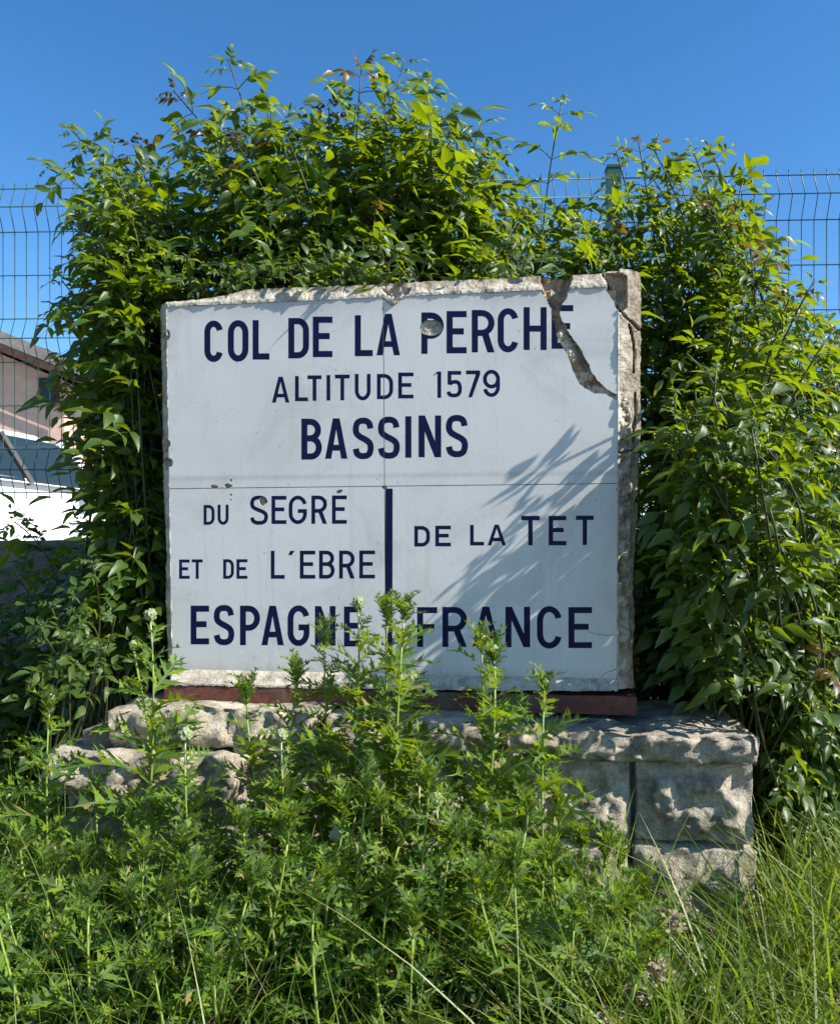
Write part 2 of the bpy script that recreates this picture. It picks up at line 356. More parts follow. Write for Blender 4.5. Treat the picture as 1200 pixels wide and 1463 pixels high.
# ------------------------------------------------------------------ cars
def car(loc, yaw, paint, lab):
    t = empty('parked_car', loc, (0, 0, yaw)); tag(t, lab, 'car', 'cars parked behind the fence')
    # side profile, nose towards +x
    low = [(-2.05, .30), (-2.12, .55), (-2.1, .95), (-1.98, 1.04), (.75, 1.03), (1.75, .90), (2.08, .72), (2.12, .45), (2.05, .25)]
    def section(y, k): return [(x * (1 - .03 * k), y, z) for x, z in low]
    mb = MB(); prof = [(-.80, 1), (-.88, .0), (.88, .0), (.80, 1)]
    v = []
    for y, k in prof: v += section(y, k)
    n = len(low); f = []
    for s_ in range(3):
        for i in range(n): j = (i + 1) % n; f.append((s_*n+i, s_*n+j, (s_+1)*n+j, (s_+1)*n+i))
    f += [tuple(range(n)), tuple(range(4*n-1, 3*n-1, -1))]
    mb.add(v, f); body = mb.build('body', paint, t)
    bv = body.modifiers.new('bevel', 'BEVEL'); bv.width = .05; bv.segments = 3; bv.limit_method = 'ANGLE'
    # greenhouse
    bot = [(-1.95, .80), (1.12, .80)]; top = [(-1.45, .62), (.18, .62)]; zb, zt = 1.03, 1.44
    mb = MB()
    r1 = [(-1.62, -.63, 1.42), (.60, -.63, 1.41), (.60, .63, 1.41), (-1.62, .63, 1.42)]
    r2 = [(-1.5, -.55, 1.475), (.40, -.55, 1.475), (.40, .55, 1.475), (-1.5, .55, 1.475)]
    mb.add(r1 + r2, [(4, 5, 6, 7), (0, 1, 5, 4), (1, 2, 6, 5), (2, 3, 7, 6), (3, 0, 4, 7), (3, 2, 1, 0)]); roof = mb.build('roof', paint, t)
    bv = roof.modifiers.new('bevel', 'BEVEL'); bv.width = .03; bv.segments = 3
    for s_ in (-1, 1):
        for (a0, a1), (b0, b1) in ((((-1.90, -1.05), (-1.50, -.98))), (((-.98, -.02), (-.92, -.16))), (((.08, .98), (-.06, .52)))):
            mb = MB(); yb, yt = s_ * .815, s_ * .645
            mb.add([(a0, yb, 1.04), (a1, yb, 1.04), (b1, yt, 1.415), (b0, yt, 1.415)], [(0, 1, 2, 3)]); mb.build('side_window', M_glass, t)
        for a, b_, wd in ((-1.94, -1.56, .05), (-1.015, -.95, .035), (.03, -.11, .036), (1.05, .58, .035)):
            mb = MB(); mb.tube([(a, s_ * .81, 1.03), (b_, s_ * .635, 1.425)], wd, 6); mb.build('pillar', M_black if wd < .05 and a < 1 else paint, t)
        mb = MB(); mb.box((.62, s_ * .86 - .01, 1.0), (.78, s_ * 1.02, 1.13)) if s_ > 0 else mb.box((.62, -1.02, 1.0), (.78, -.85, 1.13)); mir = mb.build('mirror', paint, t)
        mb = MB(); mb.box((1.86, s_ * .72 - .12, .66), (2.09, s_ * .72 + .12, .78)); mb.build('headlight', M_rim, t)
        for wx in (-1.3, 1.35):
            mb = MB(); n = 28; pr = [(.0, .0), (.315, .0), (.335, .03), (.335, .17), (.315, .2), (.0, .2)]
            v = [(wx + r * math.cos(2*PI*i/n), s_ * (.70 + y) , .335 + r * math.sin(2*PI*i/n)) for r, y in pr[1:5] for i in range(n)]
            f = [(k*n+i, k*n+(i+1)%n, (k+1)*n+(i+1)%n, (k+1)*n+i) for k in range(3) for i in range(n)] + [tuple(range(n)), tuple(range(3*n, 4*n))]
            mb.add(v, f); tyre = mb.build('wheel', M_rubber, t)
            mb = MB(); v = [(wx + .2 * math.cos(2*PI*i/n), s_ * .905, .335 + .2 * math.sin(2*PI*i/n)) for i in range(n)]; mb.add(v, [tuple(range(n))]); mb.build('rim', M_rim, tyre)
    mb = MB(); mb.add([(1.20, -.74, 1.01), (1.20, .74, 1.01), (.62, .6, 1.40), (.62, -.6, 1.40)], [(0, 1, 2, 3)]); mb.build('windscreen', M_glass, t)
    mb = MB(); mb.add([(-1.96, -.74, 1.035), (-1.96, .74, 1.035), (-1.60, .6, 1.42), (-1.60, -.6, 1.42)], [(3, 2, 1, 0)]); mb.build('rear_window', M_glass, t)
    for s_ in (-.38, .38):
        for x in (-.85, .0):
            mb = MB(); mb.box((x - .12, s_ - .24, .6), (x, s_ + .24, 1.12)); mb.box((x - .11, s_ - .13, 1.122), (x - .02, s_ + .13, 1.32)); mb.build('seat', M_seat, t)
    return t
car(Vector((-3.85, 6.77, .66)), R(76), M_carw, 'white hatchback car parked behind the fence near the pink house')
car((9.0, 11.6, .655), R(8), M_carr, 'red car glimpsed beyond the right hand elder thicket and wall')

# ------------------------------------------------------------------ the sign: local frame u right, v up, w towards the viewer
YAW = -.14469; LEAN = .03715; VB = .655          # VB: panel centre above the sill's underside
Rs = Matrix.Rotation(YAW, 3, 'Z') @ Matrix.Rotation(LEAN, 3, 'X')
SC = Vector((-.10323, 2.5, EYE + .19612)); SO = SC + Rs @ Vector((0, 0, -VB))
nrm = Rs @ Vector((0, -1, 0)); ur = Rs @ Vector((1, 0, 0)); vr = Rs @ Vector((0, 0, 1))
CAMP = Vector((0, 0, EYE))
def uv(px, py):
    d = Vector(((px - CX) / F, 1, (CY - py) / F)); t = (SC - CAMP).dot(nrm) / d.dot(nrm)
    q = CAMP + d * t - SC; return (q.dot(ur), q.dot(vr))
def L3(u, v, w): return (u, -w, v + VB)
HW, HH = 1.35766 / 2, 1.12279 / 2
sign = empty('mountain_pass_sign', SO, (Rs.to_euler()))
tag(sign, 'cracked white enamel pass sign in a concrete frame, lettered in navy blue', 'sign')

def poly_px(pts): return [uv(*p) for p in pts]
def inside(p, poly):
    x, y = p; c = False; n = len(poly); j = n - 1
    for i in range(n):
        xi, yi = poly[i]; xj, yj = poly[j]
        if (yi > y) != (yj > y) and x < (xj - xi) * (y - yi) / (yj - yi) + xi: c = not c
        j = i
    return c
def bbox(poly): a = [p[0] for p in poly]; b = [p[1] for p in poly]; return min(a), min(b), max(a), max(b)
def jag(poly, amp, step, seed=0):
    out = []; n = len(poly)
    for i in range(n):
        a = Vector(poly[i]); b = Vector(poly[(i + 1) % n]); k = max(1, int((b - a).length / step)); nr = Vector((-(b - a).y, (b - a).x)); 
        if nr.length: nr.normalize()
        for j in range(k):
            p = a.lerp(b, j / k); q = p + nr * amp * (noise.noise((p.x * 90, p.y * 90, seed)) + .6 * noise.noise((p.x * 260, p.y * 260, seed + 3)))
            out.append((q.x, q.y))
    return out
def solid2d(pos, neg, w0, w1):
    """union(pos) - union(neg) as a slab between depths w0 and w1 (open at the back)"""
    bb = [bbox(p) for p in pos]; B = (min(b[0] for b in bb), min(b[1] for b in bb), max(b[2] for b in bb), max(b[3] for b in bb))
    neg = [p for p in neg if not (bbox(p)[2] < B[0] or bbox(p)[0] > B[2] or bbox(p)[3] < B[1] or bbox(p)[1] > B[3])]
    vv = []; ee = []
    for p in pos + neg:
        k = len(vv); vv += [Vector(q) for q in p]; ee += [(k + i, k + (i + 1) % len(p)) for i in range(len(p))]
    r = delaunay_2d_cdt(vv, ee, [], 0, 1e-6); V = r[0]; T = []
    for t in r[2]:
        c = ((V[t[0]].x + V[t[1]].x + V[t[2]].x) / 3, (V[t[0]].y + V[t[1]].y + V[t[2]].y) / 3)
        if any(inside(c, p) for p in pos) and not any(inside(c, p) for p in neg): T.append(tuple(t))
    used = sorted({i for t in T for i in t}); m = {a: b for b, a in enumerate(used)}; k = len(used)
    v = [L3(V[i].x, V[i].y, w1) for i in used] + [L3(V[i].x, V[i].y, w0) for i in used]
    f = [tuple(m[i] for i in t) for t in T]; cnt = {}
    for t in f:
        for i in range(3): cnt[(t[i], t[(i + 1) % 3])] = 1
    for (a, b) in list(cnt):
        if (b, a) not in cnt: f.append((a, a + k, b + k, b))
    return v, f

# breaks in the enamel, traced on the sign's own plane
crack_l = [(766, 392), (770, 412), (780, 428), (787, 441), (790, 459), (797, 484), (810, 506), (819, 530), (828, 549), (844, 559.6), (864, 563), (892, 577)]
crack_r = [(892, 570), (868, 556), (852, 542), (841, 521), (832, 502), (823, 488), (815, 478), (807, 464), (800, 452), (801, 439), (807, 428), (817, 409), (818, 392)]
CRACK = jag(poly_px(crack_l + crack_r), .0035, .006, 1)
CORNER = jag(poly_px([(861, 380), (862, 404), (868, 418), (875, 429), (884, 446), (897, 450), (900, 380)]), .003, .006, 2)
TOPBIT = jag(poly_px([(545, 395), (546, 424), (552, 431), (560, 437), (568, 432), (576, 424), (588, 418), (594, 395)]), .003, .005, 4)
def chip(px, py, rx, ry, seed):
    return jag(poly_px([(px + rx * math.cos(a), py + ry * math.sin(a)) for a in [2 * PI * i / 18 for i in range(18)]]), .002, .004, seed)
chips = [chip(616, 468, 17, 11.5, 11), chip(375, 716, 5, 6.5, 12), chip(306, 695, 5.5, 2.6, 13), chip(326, 694, 6, 2.8, 14), chip(485, 702, 4, 2.2, 15),
         chip(330, 686, 1.5, 1.5, 16), chip(330, 707, 1.6, 1.6, 17), chip(330, 714, 1.2, 1.2, 18), chip(239, 478, 4, 8, 19), chip(240, 634, 4, 5, 20), chip(243, 661, 4.5, 6, 21),
         chip(886, 640, 4, 12, 22), chip(884, 700, 4, 4, 23), chip(885, 810, 4, 12, 24), chip(549, 696, 4, 3, 25)]
hair = []
def hairline(pts, w=.0011):
    q = [Vector(uv(*p)) for p in pts]; out = []; bk = []
    for i, p in enumerate(q):
        t = (q[min(i + 1, len(q) - 1)] - q[max(0, i - 1)]); nn_ = Vector((-t.y, t.x)).normalized() * w * (.5 + .5 * ((i * 7) % 3) / 2)
        out.append(tuple(p + nn_)); bk.append(tuple(p - nn_))
    hair.append(out + bk[::-1])
hairline([(838, 902), (852, 906), (868, 908), (883, 907)], .0009)
hairline([(858, 967), (866, 961), (876, 958), (884, 953)], .0010)
us = uv(549.3, 690)[0]; vs_ = uv(560, 694.5)[1]; g = .0011
NEG = [CRACK, CORNER, TOPBIT] + chips + hair
SEAM = [[(us - g, -HH - .1), (us + g, -HH - .1), (us + g, HH + .1), (us - g, HH + .1)], [(-HW - .1, vs_ - g), (HW + .1, vs_ - g), (HW + .1, vs_ + g), (-HW - .1, vs_ + g)]]
def pan(u0, v0, u1, v1, lab):
    v, f = solid2d([[(u0, v0), (u1, v0), (u1, v1), (u0, v1)]], NEG, -.006, 0)
    o = link('enamel_panel', mesh('enamel_panel', v, f), M_white, sign); o['label'] = lab
pan(-HW, vs_ + g, us - g, HH, 'white enamel panel with the start of the pass name')
pan(us + g, vs_ + g, HW, HH, 'cracked white enamel panel with a broken corner')
pan(-HW, -HH, us - g, vs_ - g, 'white enamel panel reading ESPAGNE')
pan(us + g, -HH, HW, vs_ - g, 'white enamel panel reading FRANCE')

# ---- lettering: every glyph built from strokes in its own box
def rect(x0, y0, x1, y1): return [(x0, y0), (x1, y0), (x1, y1), (x0, y1)]
def strip(path, s, closed=False):
    q = [Vector(p) for p in path]; n = len(q); Lf = []; Rt = []
    for i in range(n):
        if closed: a, b, c = q[i - 1], q[i], q[(i + 1) % n]
        else: a, b, c = q[max(0, i - 1)], q[i], q[min(n - 1, i + 1)]
        t1 = (b - a) if (b - a).length > 1e-9 else (c - b); t2 = (c - b) if (c - b).length > 1e-9 else (b - a)
        t1.normalize(); t2.normalize(); n1 = Vector((-t1.y, t1.x)); n2 = Vector((-t2.y, t2.x)); m = (n1 + n2)
        m = m / max(.35, m.dot(n1)) if m.length > 1e-6 else n1
        Lf.append(b + m * s / 2); Rt.append(b - m * s / 2)
    out = []
    for i in range(n if closed else n - 1):
        j = (i + 1) % n; out.append([tuple(Lf[i]), tuple(Lf[j]), tuple(Rt[j]), tuple(Rt[i])])
    return out
def smoothp(pts, k=4):
    q = [Vector(p) for p in pts]; out = []
    for i in range(len(q) - 1):
        p0, p1, p2, p3 = q[max(0, i - 1)], q[i], q[i + 1], q[min(len(q) - 1, i + 2)]
        for j in range(k):
            t = j / k; out.append(tuple(.5 * ((2 * p1) + (p2 - p0) * t + (2*p0 - 5*p1 + 4*p2 - p3) * t*t + (3*p1 - p0 - 3*p2 + p3) * t**3)))
    out.append(tuple(q[-1])); return out
def arc(cx, cy, rx, ry, a0, a1, n=9): return [(cx + rx * math.cos(R(a0 + (a1 - a0) * i / n)), cy + ry * math.sin(R(a0 + (a1 - a0) * i / n))) for i in range(n + 1)]
def glyph(ch, w, h, s):
    x0, x1, y0, y1 = s / 2, w - s / 2, s / 2, h - s / 2; cx = w / 2; rx = (x1 - x0) / 2; ry = min(.30 * h, rx * 1.25)
    V = lambda x: [rect(x, 0, x + s, h)]
    Hb = lambda y, a, b: [rect(a, y, b, y + s)]
    if ch == 'I': return V(0)
    if ch == 'L': return V(0) + Hb(0, 0, w)
    if ch == 'T': return Hb(h - s, 0, w) + V(w / 2 - s / 2)
    if ch == 'H': return V(0) + V(w - s) + Hb(h / 2 - s / 2, 0, w)
    if ch == 'E': return V(0) + Hb(0, 0, w) + Hb(h - s, 0, w) + Hb(h * .52 - s / 2, 0, w * .86)
    if ch == 'F': return V(0) + Hb(h - s, 0, w) + Hb(h * .50 - s / 2, 0, w * .86)
    if ch == 'N': return V(0) + V(w - s) + [[(0, h), (s * 1.05, h), (w, 0), (w - s * 1.05, 0)]]
    if ch == 'A':
        k = s * .56
        return [[(0, 0), (s * 1.03, 0), (w / 2 + k * .55, h), (w / 2 - k, h)], [(w - s * 1.03, 0), (w, 0), (w / 2 + k, h), (w / 2 - k * .55, h)], rect(w * .2, h * .2, w * .8, h * .2 + s * .95)]
    if ch == 'D':
        p = [(s * .5, y1), (x1 - rx * 1.1, y1)] + arc(x1 - rx * 1.1, y1 - ry, rx * 1.1, ry, 90, 0) + arc(x1 - rx * 1.1, y0 + ry, rx * 1.1, ry, 0, -90) + [(s * .5, y0)]
        return V(0) + strip(p, s)
    if ch in 'PR':
        yb = h * (.44 if ch == 'P' else .46); r = (y1 - yb) / 2; rr = min(r, rx * 1.2)
        p = [(s * .5, y1), (x1 - rr, y1)] + arc(x1 - rr, y1 - r, rr, r, 90, -90, 14) + [(s * .5, yb)]
        o = V(0) + strip(p, s)
        if ch == 'R': o += [[(w * .42, yb), (w * .42 + s * 1.15, yb), (w, 0), (w - s * 1.15, 0)]]
        return o
    if ch == 'B':
        ym = h * .52; r = (y1 - ym) / 2; r2 = (ym - y0) / 2; ra = min(r, rx * 1.1)
        p = [(s * .5, y1), (x1 - ra - s * .15, y1)] + arc(x1 - ra - s * .15, y1 - r, ra, r, 90, -90, 12) + [(s * .5, ym)]
        q = [(s * .5, ym), (x1 - ra, ym)] + arc(x1 - ra, y0 + r2, ra, r2, 90, -90, 12) + [(s * .5, y0)]
        return V(0) + strip(p, s) + strip(q, s)
    if ch == 'O':
        p = arc(cx, y1 - ry, rx, ry, 0, 180, 14) + arc(cx, y0 + ry, rx, ry, 180, 360, 14); return strip(p, s, True)
    if ch == 'C': return strip(arc(cx, y1 - ry, rx, ry, 12, 180, 13) + arc(cx, y0 + ry, rx, ry, 180, 348, 13), s)
    if ch == 'G':
        p = arc(cx, y1 - ry, rx, ry, 14, 180, 13) + arc(cx, y0 + ry, rx, ry, 180, 360, 13) + [(x1, h * .46)]
        return strip(p, s) + [rect(w * .5, h * .46 - s * .5, w, h * .46 + s * .5)]
    if ch == 'U': return strip([(x0, h), (x0, y0 + ry)] + arc(cx, y0 + ry, rx, ry, 180, 360, 14)[1:] + [(x1, h)], s)
    if ch == 'S':
        n_ = [(.98,.78),(.9,.92),(.72,.985),(.5,1),(.27,.985),(.08,.92),(0,.77),(.06,.64),(.25,.56),(.5,.50),(.75,.44),(.94,.36),(1,.23),(.92,.08),(.73,.015),(.5,0),(.27,.015),(.08,.08),(.0,.21)]
        return strip(smoothp([(x0 + a * (x1 - x0), y0 + b * (y1 - y0)) for a, b in n_], 3), s)
    if ch == '1': return V(w - s) + [[(0, h * .80), (s * .2, h * .95 - s * .9), (w - s * .5, h - s * .2), (w - s, h)]]
    if ch == '7': return Hb(h - s, 0, w) + [[(w - s, h - s * .5), (w, h), (w, h - s), (w * .33 + s * .35, 0), (w * .33 - s * .65, 0)]]
    if ch == '5':
        n_ = [(.0,.17),(.1,.06),(.3,.005),(.5,0),(.75,.02),(.95,.13),(1,.31),(.93,.50),(.75,.59),(.5,.60),(.3,.57),(.12,.50)]
        return strip(smoothp([(x0 + a * (x1 - x0), y0 + b * (y1 - y0)) for a, b in n_], 3), s) + [rect(w * .08, h * .48, w * .08 + s, h), rect(w * .08, h - s, w * .95, h)]
    if ch == '9':
        r = h * .31 - s / 4
        return strip(arc(cx, y1 - r, rx, r, 0, 360, 20)[:-1], s, True) + strip([(x1, y1 - r), (x1, y0 + ry)] + arc(cx, y0 + ry, rx, ry, 0, -165, 12)[1:], s)
    if ch == "'": return [[(0, 0), (w * .55, 0), (w, h), (w * .3, h)]]
LET = [  # glyph, left, right, top, bottom in photo pixels, stroke
 ('C',292,318.5,457.6,517,8.6),('O',325.6,355,457,516.5,8.6),('L',361,385,457,513.5,8.6),('D',412,441.5,454,511.8,8.6),('E',447,475,452,510,8.6),('L',507,532.6,450,508.6,8.6),('A',538,571.5,448,507.3,8.6),
 ('P',602,634,446,505.3,8.8),('E',638,666.7,444,504.6,8.8),('R',674,706.5,442.5,503.2,8.8),('C',711,740.5,440,503.2,8.8),('H',748,781,438.5,499.8,8.8),('E',788,819,435.5,498,8.8),
 ('A',388.6,413.5,538,575,5.3),('L',421.6,440,537,573,5.3),('T',439.4,459.4,536,572.4,5.3),('I',466.6,471.8,535.6,572,5.3),('T',478.6,499.6,535,571.8,5.3),('U',507,529.5,534,571.8,5.3),('D',538.6,561.6,534,570.2,5.3),('E',569,590.8,532,569,5.3),
 ('1',617,630.3,530.6,568.2,5.4),('5',637.7,660,529.7,567.5,5.4),('7',665.8,686,529,567.4,5.4),('9',690,714.3,528,567,5.4),
 ('B',430.6,460,598,656.6,8.6),('A',464.5,496.4,597.5,655.3,8.6),('S',504,534,596.5,656,8.6),('S',540,571.2,595,655.3,8.6),('I',579,588,594.5,653.8,8.8),('N',598,630.3,593.4,653.2,8.8),('S',637,668.6,592.6,653.2,8.8),
 ('D',291,306.6,721.4,749.8,4.2),('U',311,326.6,721,749.8,4.2),('S',357.4,383,708,749.8,5.3),('E',388,409.2,708.4,748.6,5.3),('G',412.6,438.5,708,748.8,5.3),('R',445,467.2,708,748.4,5.3),('E',474.4,495.5,707.8,748.3,5.3),("'",481,490,699.6,704.6,3),
 ('E',256,271,799.4,827,4.2),('T',274,289.7,799.2,827,4.2),('D',319,334.2,799,827,4.2),('E',338,353.6,799,827,4.2),('L',387,406.8,787,827,5.3),("'",412,421,787,793,3),('E',428.5,450.5,786.8,826.8,5.3),('B',456,478.2,786.7,826.8,5.3),('R',484.6,506.7,786.6,826.6,5.3),('E',513.4,535.8,786.5,826.5,5.3),
 ('E',272.5,298.8,865.4,920.8,8.3),('S',305.5,334.8,864.4,922,8.3),('P',343,371.6,865.4,922,8.3),('A',373.6,405.6,865.6,922,8.3),('G',411,442.2,865,923.2,8.3),('N',450,479.4,866,922.6,8.3),('E',491.5,516,866.6,923.8,8.3),
 ('D',592,614.2,751.5,780.9,5.2),('E',622,644.2,751,780.6,5.2),('L',671.6,691.6,750,779.3,5.2),('A',696.6,722.8,749.6,779.2,5.2),('T',744.7,771,737,779.2,6.4),('E',783.7,809,737,779.2,6.4),('T',822.7,848.2,736.6,778.7,6.4),
 ('F',596,624.7,867.5,924.6,8.6),('R',632,667,867.3,924.6,8.6),('A',675,713.2,867,924.8,8.6),('N',722,757.3,867,925,8.8),('C',767,802.5,866,927,8.8),('E',812,845.7,867.5,926.2,8.8)]
DIVB = [uv(550.6, 698), uv(561, 698), uv(560.5, 958), uv(550.3, 958)]
CNEG = [CRACK, CORNER] + chips + SEAM
for ch, x0, x1, yt, yb, s in LET:
    a = Vector(uv(x0, yb)); b = Vector(uv(x1, yb)); c = Vector(uv(x0, yt)); d = Vector(uv(x1, yt)); w = (b - a).length; hgt = (c - a).length; sw = s * w / (x1 - x0)
    ps = []
    for poly in glyph(ch, w, hgt, sw):
        q = []
        for x, y in poly:
            fx, fy = x / w, y / hgt
            p = a * (1-fx) * (1-fy) + b * fx * (1-fy) + c * (1-fx) * fy + d * fx * fy; q.append((p.x, p.y))
        ps.append(q)
    v, f = solid2d(ps, CNEG, 0, .00015)
    link('accent' if ch == "'" else 'letter', mesh('letter', v, f), M_navy, sign)
v, f = solid2d([DIVB], CNEG, 0, .00015); link('divider_bar', mesh('divider_bar', v, f), M_navy, sign)

# ---- concrete body: a rough relief with border, breaks and bare core
OUT_PX = [(227,434),(240,431),(285,427),(318,422),(338,415),(347,411),(400,409),(450,407),(530,404.5),(560,403),(600,400),(620,398.5),(700,396),(760,392),(775,389),(790,392),(815,391),(860,388),(870,384),(900,383.5),(915,386),
 (917.5,400),(917,470),(916,560),(917.5,600),(914.5,645),(912.5,700),(909,715),(913,722),(910,760),(906.5,800),(905,850),(908,880),(904.5,940),(907,985),(700,984),(450,981),(243,976),(240,960),(236,900),(234,840),(236.5,790),(232,720),(230,640),(229,560),(228,500)]
OUT = poly_px(OUT_PX)
OUTJ = jag(OUT, .0035, .007, 31)
b0 = bbox(OUTJ); CS = .0045
nu = int((b0[2] - b0[0]) / CS) + 2; nv = int((b0[3] - b0[1]) / CS) + 2
HOLE = poly_px([(772, 380), (772, 400), (782, 425), (790, 440), (800, 440), (812, 412), (817, 398), (818, 380)])
RDARK = poly_px([(866, 388), (896, 391), (897, 436), (886, 446), (876, 428), (868, 410)])
ERO = poly_px([(885, 560), (896, 572), (903, 600), (903, 650), (901, 760), (899, 850), (900, 910), (893, 965), (884, 965)])
EDGEBITS = [chip(234, 488, 6, 12, 41), chip(236, 636, 7, 9, 42), chip(238, 662, 8, 8, 43), chip(892, 642, 9, 16, 44), chip(892, 815, 9, 20, 45), chip(733, 400, 8, 5, 46), chip(566, 412, 20, 12, 47)]
cr1 = [Vector(uv(*p)) for p in [(862, 390), (872, 410), (884, 438), (892, 450), (903, 458), (916, 470)]]
cr2 = [Vector(uv(*p)) for p in [(899, 462), (904, 480), (907, 500), (906, 530)]]
cr3 = [Vector(uv(*p)) for p in [(908, 560), (909, 590), (905, 620), (908, 645)]]
cr4 = [Vector(uv(*p)) for p in [(884, 646), (900, 644), (916, 645)]]
def segd(p, path):
    best = 9
    for i in range(len(path) - 1):
        a, b = path[i], path[i + 1]; t = max(0, min(1, (p - a).dot(b - a) / (b - a).length_squared)); best = min(best, (p - a - (b - a) * t).length)
    return best
bbs = {id(p): bbox(p) for p in [HOLE, RDARK, ERO, CRACK, CORNER, TOPBIT] + EDGEBITS + chips}
def inp(p, poly):
    b = bbs[id(poly)]; return b[0] <= p[0] <= b[2] and b[1] <= p[1] <= b[3] and inside(p, poly)
def relief(u, v):
    p = (u, v); nz = noise.fractal((u * 30, v * 30, .3), 1, 2, 5); nf = noise.fractal((u * 110, v * 110, 2), .8, 2, 3)
    if abs(u) < HW - .004 and abs(v) < HH - .004:
        if inp(p, HOLE): return -.055 + .020 * nz
        if inp(p, CRACK): return -.016 + .018 * nz + .004 * nf
        if inp(p, CORNER): return -.022 + .010 * nz
        if inp(p, TOPBIT): return .004 + .006 * nz
        if inp(p, chips[0]): return -.0055 + .003 * nz + .0015 * nf
        return -.0085
    hgt = .003 + .003 * nz + .0012 * nf
    if v > HH: hgt = .003 + .003 * nz + .0018 * nf - .55 * max(0, v - HH - .006)
    if v < -HH: hgt = .004 + min(1, (-HH - v) / .035) * .026 + .002 * nz
    if u > HW: hgt = .0005 + .003 * nz + .0012 * nf - .42 * max(0, u - HW - .002)
    if u < -HW: hgt = .001 + .003 * nz + .0012 * nf - .6 * max(0, -HW - u)
    if inp(p, HOLE): hgt = -.055 + .02 * nz
    elif inp(p, RDARK): hgt = -.030 + .010 * nz
    elif inp(p, ERO): hgt = -.006 + .014 * nz + .004 * nf
    for b in EDGEBITS:
        if inp(p, b): hgt = -.014 + .010 * nz
    if u > HW - .05:
        q = Vector(p); dd = min(segd(q, c) for c in (cr1, cr2, cr3, cr4))
        if dd < .004: hgt -= .02 * (1 - dd / .004)
    return hgt
def nearest(p, poly):
    best = None; bd = 9
    for i in range(len(poly)):
        a = Vector(poly[i]); b = Vector(poly[(i + 1) % len(poly)]); e = b - a
        if e.length < 1e-9: continue
        t = max(0, min(1, (p - a).dot(e) / e.length_squared)); q = a + e * t
        if (q - p).length < bd: bd = (q - p).length; best = q
    return best
vid = {}; V = []; Fc = []
def inO(i, j):
    return inside((b0[0] + i * CS, b0[1] + j * CS), OUTJ)
keep = np.zeros((nu, nv), bool)
for i in range(nu):
    for j in range(nv):
        u, v = b0[0] + (i + .5) * CS, b0[1] + (j + .5) * CS
        keep[i, j] = True if (abs(u) < HW - .02 and abs(v) < HH - .02) else inside((u, v), OUTJ)
def gv(i, j):
    if (i, j) not in vid: vid[(i, j)] = len(V); V.append([b0[0] + i * CS, b0[1] + j * CS])
    return vid[(i, j)]
for i in range(nu):
    for j in range(nv):
        if keep[i, j]: Fc.append((gv(i, j), gv(i + 1, j), gv(i + 1, j + 1), gv(i, j + 1)))
ed = {}
for t in Fc:
    for i in range(4): ed[(t[i], t[(i + 1) % 4])] = 1
bd_e = [e for e in ed if (e[1], e[0]) not in ed]; bset = {i for e in bd_e for i in e}
for i in bset:
    q = nearest(Vector(V[i]), OUTJ); V[i] = [q.x, q.y]
verts = [L3(u, v, relief(u, v)) for u, v in V]; k = len(verts)
bmap = {}; 
for i in bset: bmap[i] = len(verts); verts.append(L3(V[i][0], V[i][1], -.05 + .004 * noise.noise((V[i][0]*60, V[i][1]*60, 0))))
bmap2 = {}
for i in bset: bmap2[i] = len(verts); verts.append(L3(V[i][0] * .995, V[i][1] * .995, -.14))
for a, b in bd_e: Fc += [(a, bmap[a], bmap[b], b), (bmap[a], bmap2[a], bmap2[b], bmap[b])]
bc = len(verts); verts.append(L3(0, 0, -.14))
for a, b in bd_e: Fc.append((bmap2[a], bc, bmap2[b]))
link('concrete_frame', mesh('concrete_frame', verts, Fc), M_conc, sign)
# red painted plinth strip under the frame
ul = uv(244, 992)[0]; u2 = uv(909, 1000)[0]; vt = uv(560, 982)[1] - .006; 
mb = MB(); mb.add(*rough_box(90, 8, 5, L3(ul - .012, -VB - .004, .028), (u2, .14, vt + VB), .0022, 20, 4)); mb.build('red_sill', M_sill, sign)
mb = MB(); mb.box((uv(240,960)[0]+.0, .004, VB - HH - .003), (uv(884,960)[0], .012, VB - HH)); 

# ------------------------------------------------------------------ stone plinth
pl = empty('stone_plinth', (SO.x, SO.y, 0), (0, 0, YAW)); tag(pl, 'rough hewn stone plinth of large blocks beneath the sign', 'plinth')
Rp = Matrix.Rotation(-YAW, 3, 'Z')
def stone(a, b, n, amp=.018, sc=7, seed=1, face='rock', name='stone', gapj=.004):
    """block in plinth coordinates; front face (y = a.y) dressed as rock-faced or with a drafted margin"""
    a = Vector(a); b = Vector(b)
    def fn(p, p2, t):
        tx, ty, tz = t
        if ty == 0:
            mx = min(tx, 1 - tx) * (b.x - a.x); mz = min(tz, 1 - tz) * (b.z - a.z)
            q = Vector((p.x * 13 + seed, p.z * 13, seed * 2.2))
            hgt = noise.fractal(q, .9, 2, 6)
            if face == 'margin':
                m = min(mx, mz)
                if m < .014: p2.y = p.y + .003 * hgt
                else: p2.y = p.y - min(1, (m - .014) / .035) * (.014 + .030 * hgt)
            elif face == 'cap': p2.y = p.y - .036 * hgt - .018 * math.sin(PI * tz) 
            else: p2.y = p.y - min(1, min(mx, mz) / .03) * (.014 + .028 * hgt)
        return p2
    mb = MB(); mb.add(*rough_box(n[0], n[1], n[2], a, b, amp, sc, seed, fn)); return mb.build(name, M_stone, pl, True)
TOPZ = SO.z
def pxl(px, y):       # plinth-local x for a photo column at plinth depth y (front faces)
    # world point on the vertical plane local y, column px
    d = Vector(((px - CX) / F, 1)); 
    c, s_ = math.cos(YAW), math.sin(YAW); o = Vector((SO.x, SO.y))
    # local y of t*d : (-s*(x-ox) + c*(y-oy)) = y
    t = (y + (-s_ * o.x + c * o.y)) / (-s_ * d.x + c * d.y); q = d * t - o
    return c * q.x + s_ * q.y, t
def pz(px, py, y): return EYE + (CY - py) / F * pxl(px, y)[1]
